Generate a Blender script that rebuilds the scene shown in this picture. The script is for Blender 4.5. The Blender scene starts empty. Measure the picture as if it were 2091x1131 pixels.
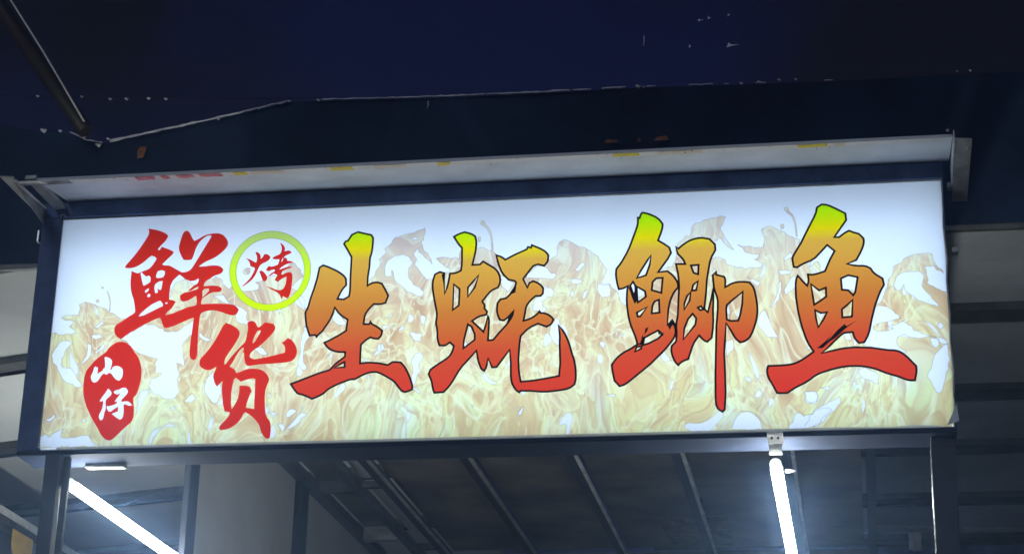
import bpy, bmesh, math, random
from mathutils import Matrix, Vector
from mathutils.geometry import delaunay_2d_cdt
random.seed(7)
S = bpy.context.scene
COL = S.collection

# ---------------------------------------------------------------- camera
cam = bpy.data.objects.new('camera', bpy.data.cameras.new('camera'))
COL.objects.link(cam); S.camera = cam
cam.data.sensor_width = 36.0
cam.data.lens = 4143.44 / 2091 * 36.0
cam.data.clip_start = 0.1; cam.data.clip_end = 500
cam.matrix_world = (Matrix.Translation((1.09911631, -5.63071634, 1.53164424)) @ Matrix((
    (0.98543163, 0.03822777, 0.16572008), (0.16847517, -0.3526356, -0.92046958),
    (0.0232513, 0.93497956, -0.3539387))).to_4x4())

# ---------------------------------------------------------------- night sky
W = bpy.data.worlds.new('World'); S.world = W; W.use_nodes = True
nt = W.node_tree; nt.nodes.clear()
wo = nt.nodes.new('ShaderNodeOutputWorld'); bg = nt.nodes.new('ShaderNodeBackground')
tc = nt.nodes.new('ShaderNodeTexCoord'); sx = nt.nodes.new('ShaderNodeSeparateXYZ')
rp = nt.nodes.new('ShaderNodeValToRGB')
rp.color_ramp.elements[0].position = 0.0; rp.color_ramp.elements[0].color = (0.016, 0.022, 0.045, 1)
rp.color_ramp.elements[1].position = 0.6; rp.color_ramp.elements[1].color = (0.0030, 0.0042, 0.027, 1)
e = rp.color_ramp.elements.new(0.25); e.color = (0.009, 0.011, 0.034, 1)
nt.links.new(tc.outputs['Generated'], sx.inputs[0]); nt.links.new(sx.outputs['Z'], rp.inputs[0])
cn = nt.nodes.new('ShaderNodeTexNoise'); cn.inputs['Scale'].default_value = 5.0; cn.inputs['Detail'].default_value = 3.0
cr = nt.nodes.new('ShaderNodeValToRGB'); cr.color_ramp.elements[0].position = 0.46; cr.color_ramp.elements[1].position = 0.62
cr.color_ramp.elements[0].color = (0, 0, 0, 1); cr.color_ramp.elements[1].color = (1, 1, 1, 1)
cm = nt.nodes.new('ShaderNodeMix'); cm.data_type = 'RGBA'; cm.inputs[7].default_value = (0.0050, 0.0055, 0.0085, 1)
nt.links.new(tc.outputs['Generated'], cn.inputs['Vector']); nt.links.new(cn.outputs['Fac'], cr.inputs[0]); nt.links.new(cr.outputs[0], cm.inputs[0])
nt.links.new(rp.outputs[0], cm.inputs[6]); nt.links.new(cm.outputs[2], bg.inputs[0])   # dim cloud over the dark blue sky; bg.inputs[1].default_value = 1.0
nt.links.new(bg.outputs[0], wo.inputs[0])

S.view_settings.view_transform = 'Standard'; S.view_settings.look = 'None'
S.view_settings.exposure = 0; S.view_settings.gamma = 1
S.cycles.max_bounces = 8; S.cycles.transparent_max_bounces = 12; S.cycles.sample_clamp_indirect = 4.0
S.cycles.volume_max_steps = 256

BOX_POWER = 11.4
def area_light(name, loc, size, rot, power, color):
    l = bpy.data.lights.new(name, 'AREA'); l.shape = 'RECTANGLE'; l.size, l.size_y = size
    l.energy = power; l.color = color
    o = bpy.data.objects.new(name, l); o.location = loc; o.rotation_euler = rot; COL.objects.link(o); return o
SW, SH, Z0 = 2.732475, 0.75, 3.2        # banner width and height, height of its lower edge
# the light bank that stands inside the sign box, facing the back of the printed cloth
area_light('sign_box_backlight', (0.0, 0.128, Z0 + 0.34), (2.72, 0.66), (math.radians(-90), 0, 0), BOX_POWER, (0.56, 0.74, 1.0))
# assumed street light, unseen: a faint sun lamp added from the front
sun = bpy.data.lights.new('street_glow', 'SUN'); sun.energy = 0.42; sun.angle = math.radians(20); sun.color = (0.80, 0.88, 1.0)
so = bpy.data.objects.new('street_glow', sun); so.rotation_euler = (math.radians(58), 0, math.radians(-22)); COL.objects.link(so)

# ---------------------------------------------------------------- materials
def mat(name, color, rough=0.6, metal=0.0, var=0.25, scale=6.0, bump=0.0, bscale=40.0, spec=0.5, dirt=None):
    m = bpy.data.materials.new(name); m.use_nodes = True; n = m.node_tree; p = n.nodes['Principled BSDF']
    p.inputs['Roughness'].default_value = rough; p.inputs['Metallic'].default_value = metal
    p.inputs['Specular IOR Level'].default_value = spec
    t = n.nodes.new('ShaderNodeTexCoord'); no = n.nodes.new('ShaderNodeTexNoise')
    no.inputs['Scale'].default_value = scale; no.inputs['Detail'].default_value = 6; no.inputs['Roughness'].default_value = 0.65
    n.links.new(t.outputs['Object'], no.inputs['Vector'])
    r = n.nodes.new('ShaderNodeValToRGB')
    c = Vector(color); lo = c * (1 - var); hi = c * (1 + var)
    if dirt: lo = Vector(dirt)
    r.color_ramp.elements[0].position = 0.36; r.color_ramp.elements[0].color = (*lo, 1)
    r.color_ramp.elements[1].position = 0.62; r.color_ramp.elements[1].color = (*[min(1, v) for v in hi], 1)
    n.links.new(no.outputs['Fac'], r.inputs[0]); n.links.new(r.outputs[0], p.inputs['Base Color'])
    if bump:
        b = n.nodes.new('ShaderNodeBump'); b.inputs['Strength'].default_value = bump; b.inputs['Distance'].default_value = 0.01
        n2 = n.nodes.new('ShaderNodeTexNoise'); n2.inputs['Scale'].default_value = bscale; n2.inputs['Detail'].default_value = 4
        n.links.new(t.outputs['Object'], n2.inputs['Vector']); n.links.new(n2.outputs['Fac'], b.inputs['Height'])
        n.links.new(b.outputs[0], p.inputs['Normal'])
    return m
def glow(name, color, strength):
    m = bpy.data.materials.new(name); m.use_nodes = True; n = m.node_tree; n.nodes.clear()
    o = n.nodes.new('ShaderNodeOutputMaterial'); e = n.nodes.new('ShaderNodeEmission')
    e.inputs[0].default_value = (*color, 1); e.inputs[1].default_value = strength
    n.links.new(e.outputs[0], o.inputs[0]); return m
def cloth(name, build):
    """Printed backlit cloth: light comes through it from the lamps in the box."""
    m = bpy.data.materials.new(name); m.use_nodes = True; n = m.node_tree; n.nodes.clear()
    o = n.nodes.new('ShaderNodeOutputMaterial'); tr = n.nodes.new('ShaderNodeBsdfTranslucent')
    df = n.nodes.new('ShaderNodeBsdfDiffuse'); mx = n.nodes.new('ShaderNodeMixShader'); mx.inputs[0].default_value = 0.12
    c = build(n)
    if isinstance(c, tuple):
        rg = n.nodes.new('ShaderNodeRGB'); rg.outputs[0].default_value = (*c, 1); c = rg.outputs[0]
    n.links.new(c, tr.inputs[0]); n.links.new(c, df.inputs[0])
    n.links.new(tr.outputs[0], mx.inputs[1]); n.links.new(df.outputs[0], mx.inputs[2]); n.links.new(mx.outputs[0], o.inputs[0])
    return m

def ramp(n, fac, stops, interp='LINEAR'):
    r = n.nodes.new('ShaderNodeValToRGB'); r.color_ramp.interpolation = interp
    els = r.color_ramp.elements
    els[0].position = stops[0][0]; els[0].color = (*stops[0][1], 1)
    els[1].position = stops[-1][0]; els[1].color = (*stops[-1][1], 1)
    for p_, c_ in stops[1:-1]:
        e_ = els.new(p_); e_.color = (*c_, 1)
    n.links.new(fac, r.inputs[0]); return r.outputs[0]
def srgb(r, g, b, k=1.0):
    f = lambda v: ((v / 255 + 0.055) / 1.055) ** 2.4 if v > 10 else v / 255 / 12.92
    return (f(r) * k, f(g) * k, f(b) * k)

def b_white(n):
    t = n.nodes.new('ShaderNodeTexCoord'); no = n.nodes.new('ShaderNodeTexNoise'); no.inputs['Scale'].default_value = 2.2
    n.links.new(t.outputs['Object'], no.inputs['Vector'])
    return ramp(n, no.outputs['Fac'], [(0.35, (0.86, 0.88, 0.93)), (0.65, (0.92, 0.93, 0.95))])
def b_ink(top, stops):
    """brush ink fading with height on the sheet, as printed"""
    def f(n):
        t = n.nodes.new('ShaderNodeTexCoord'); s = n.nodes.new('ShaderNodeSeparateXYZ')
        n.links.new(t.outputs['Object'], s.inputs[0])
        a = n.nodes.new('ShaderNodeMath'); a.operation = 'SUBTRACT'; a.inputs[0].default_value = top
        n.links.new(s.outputs['Z'], a.inputs[1])
        d = n.nodes.new('ShaderNodeMath'); d.operation = 'DIVIDE'; d.inputs[1].default_value = 0.62
        n.links.new(a.outputs[0], d.inputs[0])
        return ramp(n, d.outputs[0], stops)
    return f
FIRE = [(0.0, (0.46, 0.98, 0.0)), (0.08, (0.62, 0.95, 0.0)), (0.165, (0.92, 0.70, 0.0)), (0.23, (0.78, 0.40, 0.050)),
        (0.50, (0.63, 0.18, 0.026)), (0.70, (0.66, 0.070, 0.022)), (0.95, (0.72, 0.036, 0.018))]
HOT = [(-1.02, .06, .26), (-.16, .04, .30), (.56, .07, .28), (1.18, .07, .26)]      # pale yellow green hearts of the fire: x, z, reach
def b_flame(n):
    L = n.links.new
    def math_(op, a, b_=None):
        m_ = n.nodes.new('ShaderNodeMath'); m_.operation = op
        for i_, q in enumerate((a, b_)):
            if q is None: continue
            if isinstance(q, (int, float)): m_.inputs[i_].default_value = q
            else: L(q, m_.inputs[i_])
        return m_.outputs[0]
    def noise(vec, sc, det, dist=0.0, rough=.5):
        q = n.nodes.new('ShaderNodeTexNoise'); q.inputs['Scale'].default_value = sc; q.inputs['Detail'].default_value = det
        q.inputs['Distortion'].default_value = dist; q.inputs['Roughness'].default_value = rough; L(vec, q.inputs['Vector']); return q
    def smooth(f, a, b_, c, d):
        q = n.nodes.new('ShaderNodeMapRange'); q.interpolation_type = 'SMOOTHSTEP'; L(f, q.inputs[0])
        for i_, v_ in enumerate((a, b_, c, d)): q.inputs[i_ + 1].default_value = v_
        return q.outputs[0]
    def mix(f, a, b_, mode='MIX'):
        q = n.nodes.new('ShaderNodeMix'); q.data_type = 'RGBA'; q.blend_type = mode
        for s_, v_ in ((0, f), (6, a), (7, b_)):
            if isinstance(v_, tuple): q.inputs[s_].default_value = (*v_, 1)
            elif isinstance(v_, (int, float)): q.inputs[s_].default_value = v_
            else: L(v_, q.inputs[s_])
        return q.outputs[2]
    t = n.nodes.new('ShaderNodeTexCoord'); s = n.nodes.new('ShaderNodeSeparateXYZ'); L(t.outputs['Object'], s.inputs[0])
    mp = n.nodes.new('ShaderNodeMapping'); mp.inputs['Rotation'].default_value = (0, math.radians(18), 0); mp.inputs['Scale'].default_value = (1.0, 1.0, 0.55); L(t.outputs['Object'], mp.inputs[0])
    w = noise(mp.outputs[0], 3.6, 1.5)
    vm = n.nodes.new('ShaderNodeVectorMath'); vm.operation = 'MULTIPLY_ADD'; vm.inputs[1].default_value = (0.34, 0.0, 0.34)
    L(w.outputs['Color'], vm.inputs[0]); L(mp.outputs[0], vm.inputs[2]); V = vm.outputs[0]
    # soft bodies of the tongues
    A = noise(V, 10.0, 1.6, .3).outputs['Fac']
    col = ramp(n, A, [(0.32, (0.64, 0.37, 0.19)), (0.43, (0.78, 0.53, 0.28)), (0.53, (0.84, 0.66, 0.34)), (0.64, (0.88, 0.84, 0.42))])
    # pale yellow green hearts low on the sheet
    C = noise(V, 8.5, 2.6, .8, .5).outputs['Fac']
    hot = None
    for hx, hz, hr in HOT:
        dx = math_('MULTIPLY', math_('SUBTRACT', s.outputs['X'], hx), .70); dz = math_('SUBTRACT', s.outputs['Z'], hz)
        d = math_('SQRT', math_('ADD', math_('MULTIPLY', dx, dx), math_('MULTIPLY', dz, dz)))
        g_ = smooth(d, 0.0, hr, 1.0, 0.0); hot = g_ if hot is None else math_('MAXIMUM', hot, g_)
    hot = math_('MINIMUM', math_('ADD', hot, smooth(s.outputs['Z'], 0.0, .22, .22, 0.0)), .82)
    hc = ramp(n, C, [(0.36, (0.84, 0.70, 0.32)), (0.45, (0.86, 0.82, 0.38)), (0.55, (0.80, 0.88, 0.44)), (0.66, (0.84, 0.95, 0.72))])
    col = mix(hot, col, hc)
    # darker folded patches with one hard edge, at two sizes
    def folds(vec, sc, det, stops, tint, base_):
        B_ = noise(vec, sc, det, .5, .45).outputs['Fac']
        fo = n.nodes.new('ShaderNodeValToRGB'); fe = fo.color_ramp.elements
        fe[0].position = 0.0; fe[0].color = (0, 0, 0, 1); fe[1].position = 1.0; fe[1].color = (0, 0, 0, 1)
        for p_, v_ in stops:
            e_ = fe.new(p_); e_.color = (v_, v_, v_, 1)
        L(B_, fo.inputs[0]); return mix(fo.outputs[0], base_, tint)
    col = folds(V, 9.0, 2.5, ((.40, 0.0), (.475, .55), (.482, 0.0), (.55, 0.0), (.605, .50), (.610, 0.0)), (0.60, 0.33, 0.16), col)
    col = folds(V, 21.0, 2.0, ((.36, 0.0), (.455, .50), (.468, 0.0), (.53, 0.0), (.60, .45), (.612, 0.0)), (0.70, 0.46, 0.26), col)
    col = folds(V, 15.0, 2.0, ((.40, 0.0), (.49, .55), (.50, 0.0)), (0.96, 0.93, 0.55), col)
    # bright threads of fire
    th = smooth(math_('ABSOLUTE', math_('SUBTRACT', C, .5)), 0.0, .030, .60, 0.0)
    col = mix(th, col, (0.95, 0.95, 0.62))
    # little gaps between the licks where the white cloth shows, with a grey rim
    G_ = noise(V, 20.0, 1.5, .4, .4).outputs['Fac']
    rim = smooth(G_, .665, .680, 0.0, .4); col = mix(rim, col, (0.52, 0.50, 0.50))
    gap = smooth(G_, .680, .700, 0.0, .9); col = mix(gap, col, (0.90, 0.91, 0.94))
    # wisps fade towards the tips
    tip = smooth(s.outputs['Z'], .34, .68, 0.0, .40)
    return mix(tip, col, (0.74, 0.75, 0.80))

M = {
 'white_cloth': cloth('white_cloth', b_white),
 'flame_ink': cloth('flame_ink', b_flame),
 'red_ink': cloth('red_ink', lambda n: (0.70, 0.022, 0.010)),
 'ring_ink': cloth('ring_ink', b_ink(0.66, [(0.0, (0.62, 0.78, 0.15)), (0.14, (0.66, 0.88, 0.02)), (0.42, (0.68, 1.0, 0.0))])),  # paler towards the top: the backlight is painted into the ring colour
 'black_steel': mat('black_steel', (0.022, 0.024, 0.032), 0.45, 0.0, 0.35, 9, 0.15, 60),
 'navy_steel': mat('navy_steel', (0.11, 0.165, 0.34), 0.7, 0.0, 0.3, 9, 0.1, 60),  # blue tint paints in the glow around the sign case
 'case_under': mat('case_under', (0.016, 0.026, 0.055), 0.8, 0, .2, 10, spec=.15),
 'galvanised': mat('galvanised', (0.42, 0.43, 0.42), 0.45, 0.2, 0.3, 14, 0.2, 50),
 'dull_steel': mat('dull_steel', (0.10, 0.105, 0.105), 0.45, 0.35, 0.3, 12, 0.2, 50),
 'aluminium': mat('aluminium', (0.62, 0.63, 0.64), 0.25, 0.9, 0.12, 14),
 'hood_board': mat('hood_board', (0.84, 0.88, 0.92), 0.55, 0.0, 0.10, 5, 0.1, 20),
 'wall_board': mat('wall_board', (0.43, 0.42, 0.39), 0.6, 0.0, 0.08, 3, 0.1, 12),
 'canopy_board': mat('canopy_board', (0.66, 0.68, 0.67), 0.6, 0.0, 0.08, 2, 0.1, 10),
 'sooty_sheet': mat('sooty_sheet', (0.19, 0.165, 0.13), 0.4, 0.0, 0.35, 2.6, 0.25, 9, dirt=(0.07, 0.072, 0.075)),
 'tarp': mat('tarp', (0.016, 0.028, 0.060), 0.7, 0.0, 0.5, 1.4, 0.5, 3.0, spec=0.08),
 'tarp_hem': mat('tarp_hem', (0.88, 0.84, 0.95), 0.5, 0.0, 0.3, 16),
 'scrap': mat('scrap', (0.75, 0.75, 0.9), 0.4, 0.0, 0.2, 30),
 'pole_paint': mat('pole_paint', (0.035, 0.026, 0.018), 0.5, 0.0, 0.3, 8),
 'dark_wall': mat('dark_wall', (0.10, 0.095, 0.10), 0.7, 0.0, 0.3, 5),
 'white_trim': mat('white_trim', (0.80, 0.80, 0.76), 0.5, 0.0, 0.12, 18, 0.1, 30),
 'yellow_cloth': mat('yellow_cloth', (0.78, 0.50, 0.05), 0.7, 0.0, 0.15, 14, 0.2, 60),
 'peach_cloth': mat('peach_cloth', (0.75, 0.36, 0.18), 0.7, 0.0, 0.15, 14),
 'black_cloth': mat('black_cloth', (0.012, 0.012, 0.014), 0.8, 0.0, 0.3, 10),
 'plastic': mat('plastic', (0.55, 0.55, 0.58), 0.4, 0.0, 0.1, 20),
 'paper': mat('paper', (0.20, 0.18, 0.15), 0.8, 0.0, 0.5, 22, 0.4, 40, dirt=(0.07, 0.065, 0.06)),
 'concrete': mat('concrete', (0.30, 0.30, 0.29), 0.85, 0.0, 0.3, 8, 0.4, 80),
 'tube': glow('tube', (0.95, 1.0, 0.97), 105.0),
 'cap_glow': glow('cap_glow', (0.85, 0.95, 1.0), 1.6),
 'grimy_board': mat('grimy_board', (0.40, 0.43, 0.45), 0.7, 0.0, 0.22, 1.5, 0.2, 8),  # canopy board darkened to paint in the dimmer light of the right bay
 'pale_steel': mat('pale_steel', (0.72, 0.74, 0.72), 0.5, 0.0, 0.25, 12),
 'rust_patch': mat('rust_patch', (0.30, 0.10, 0.03), 0.7, 0.0, 0.6, 25),  # orange that stands in for warm light reflected on the tarpaulin
 'outline_ink': mat('outline_ink', (0.045, 0.018, 0.022), 0.7, 0.0, 0.2, 20),
}
for k_, top_ in (('sheng', 0.710), ('hao', 0.695), ('ji', 0.708), ('yu', 0.716)):
    M['fire_' + k_] = cloth('fire_ink', b_ink(top_, FIRE))
def film(name, color):
    """thin tinted film: what lies behind shows through it"""
    m = bpy.data.materials.new(name); m.use_nodes = True; n = m.node_tree; n.nodes.clear()
    o = n.nodes.new('ShaderNodeOutputMaterial'); t = n.nodes.new('ShaderNodeBsdfTransparent')
    t.inputs[0].default_value = (*color, 1); n.links.new(t.outputs[0], o.inputs[0]); return m
M['flame_edge'] = film('flame_edge', (0.78, 0.73, 0.69))
M['red_edge'] = film('red_edge', (0.55, 0.25, 0.2))
M['ring_edge'] = film('ring_edge', (0.45, 0.38, 0.3))
M['lip_plastic'] = mat('lip_plastic', (0.90, 0.90, 0.87), 0.5, 0.0, 0.04, 26, 0.2, 40)
M['pink_sticker'] = mat('pink_sticker', (0.85, 0.22, 0.24), 0.6, 0, .25, 30)
M['yellow_sticker'] = mat('yellow_sticker', (0.95, 0.76, 0.01), 0.6, 0, .1, 30)
M['beige_sticker'] = mat('beige_sticker', (0.88, 0.76, 0.60), 0.6, 0, .05, 30)

# ---------------------------------------------------------------- building helpers
def tag(o, label=None, cat=None, group=None, kind=None):
    if label: o['label'] = label
    if cat: o['category'] = cat
    if group: o['group'] = group
    if kind: o['kind'] = kind
    return o
def empty(name, loc, label, cat, group=None):
    o = bpy.data.objects.new(name, None); o.location = loc; COL.objects.link(o)
    return tag(o, label, cat, group)
def link(name, me, m, parent=None, label=None):
    o = bpy.data.objects.new(name, me); COL.objects.link(o)
    if m is not None: me.materials.append(m)
    if parent is not None:
        o.parent = parent
        if parent.type == 'EMPTY': o.matrix_parent_inverse = Matrix.Translation(-Vector(parent.location))
    if label: o['label'] = label
    return o
def box(name, x, y, z, m, parent=None, label=None, bev=0.0015, skew=False):
    bm = bmesh.new(); bmesh.ops.create_cube(bm, size=1)
    for v in bm.verts:
        v.co = Vector(((v.co.x + .5) * (x[1] - x[0]) + x[0], (v.co.y + .5) * (y[1] - y[0]) + y[0], (v.co.z + .5) * (z[1] - z[0]) + z[0]))
    if bev: bmesh.ops.bevel(bm, geom=bm.edges[:], offset=bev, segments=1, affect='EDGES')
    if skew:
        for v in bm.verts: v.co.y -= 0.29 * (v.co.x + 2.3)
    me = bpy.data.meshes.new(name); bm.to_mesh(me); bm.free()
    return link(name, me, m, parent, label)
def tube_mesh(name, pts, r, seg=10):
    """round bar through the points; r is one radius or one per point"""
    pts = [Vector(p) for p in pts]; rs = r if isinstance(r, (list, tuple)) else [r] * len(pts)
    bm = bmesh.new(); rings = []
    for i, p in enumerate(pts):
        d = (pts[min(i + 1, len(pts) - 1)] - pts[max(i - 1, 0)]).normalized()
        u = d.cross(Vector((0, 0, 1))) if abs(d.z) < .9 else d.cross(Vector((1, 0, 0)))
        u.normalize(); v = d.cross(u)
        rings.append([bm.verts.new(p + (u * math.cos(a) + v * math.sin(a)) * rs[i]) for a in [k * 2 * math.pi / seg for k in range(seg)]])
    for a, b in zip(rings, rings[1:]):
        for k in range(seg): bm.faces.new((a[k], a[(k + 1) % seg], b[(k + 1) % seg], b[k]))
    bm.faces.new(rings[0][::-1]); bm.faces.new(rings[-1])
    bmesh.ops.recalc_face_normals(bm, faces=bm.faces[:])
    me = bpy.data.meshes.new(name); bm.to_mesh(me); bm.free()
    for p in me.polygons: p.use_smooth = len(p.vertices) == 4
    return me
def tube(name, pts, r, m, parent=None, label=None, seg=10): return link(name, tube_mesh(name, pts, r, seg), m, parent, label)
def plate(name, pts, thick, m, parent=None, label=None):
    """flat polygon (coplanar points) given a thickness vector"""
    bm = bmesh.new(); t = Vector(thick)
    a = [bm.verts.new(p) for p in pts]; b = [bm.verts.new(Vector(p) + t) for p in pts]
    n = len(a); bm.faces.new(a); bm.faces.new(b[::-1])
    for i in range(n): bm.faces.new((a[i], b[i], b[(i + 1) % n], a[(i + 1) % n]))
    bmesh.ops.recalc_face_normals(bm, faces=bm.faces[:])
    me = bpy.data.meshes.new(name); bm.to_mesh(me); bm.free()
    return link(name, me, m, parent, label)
def loop(s): return [tuple(float(v) / 1e4 for v in p.split(',')) for p in s.split()]

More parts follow.
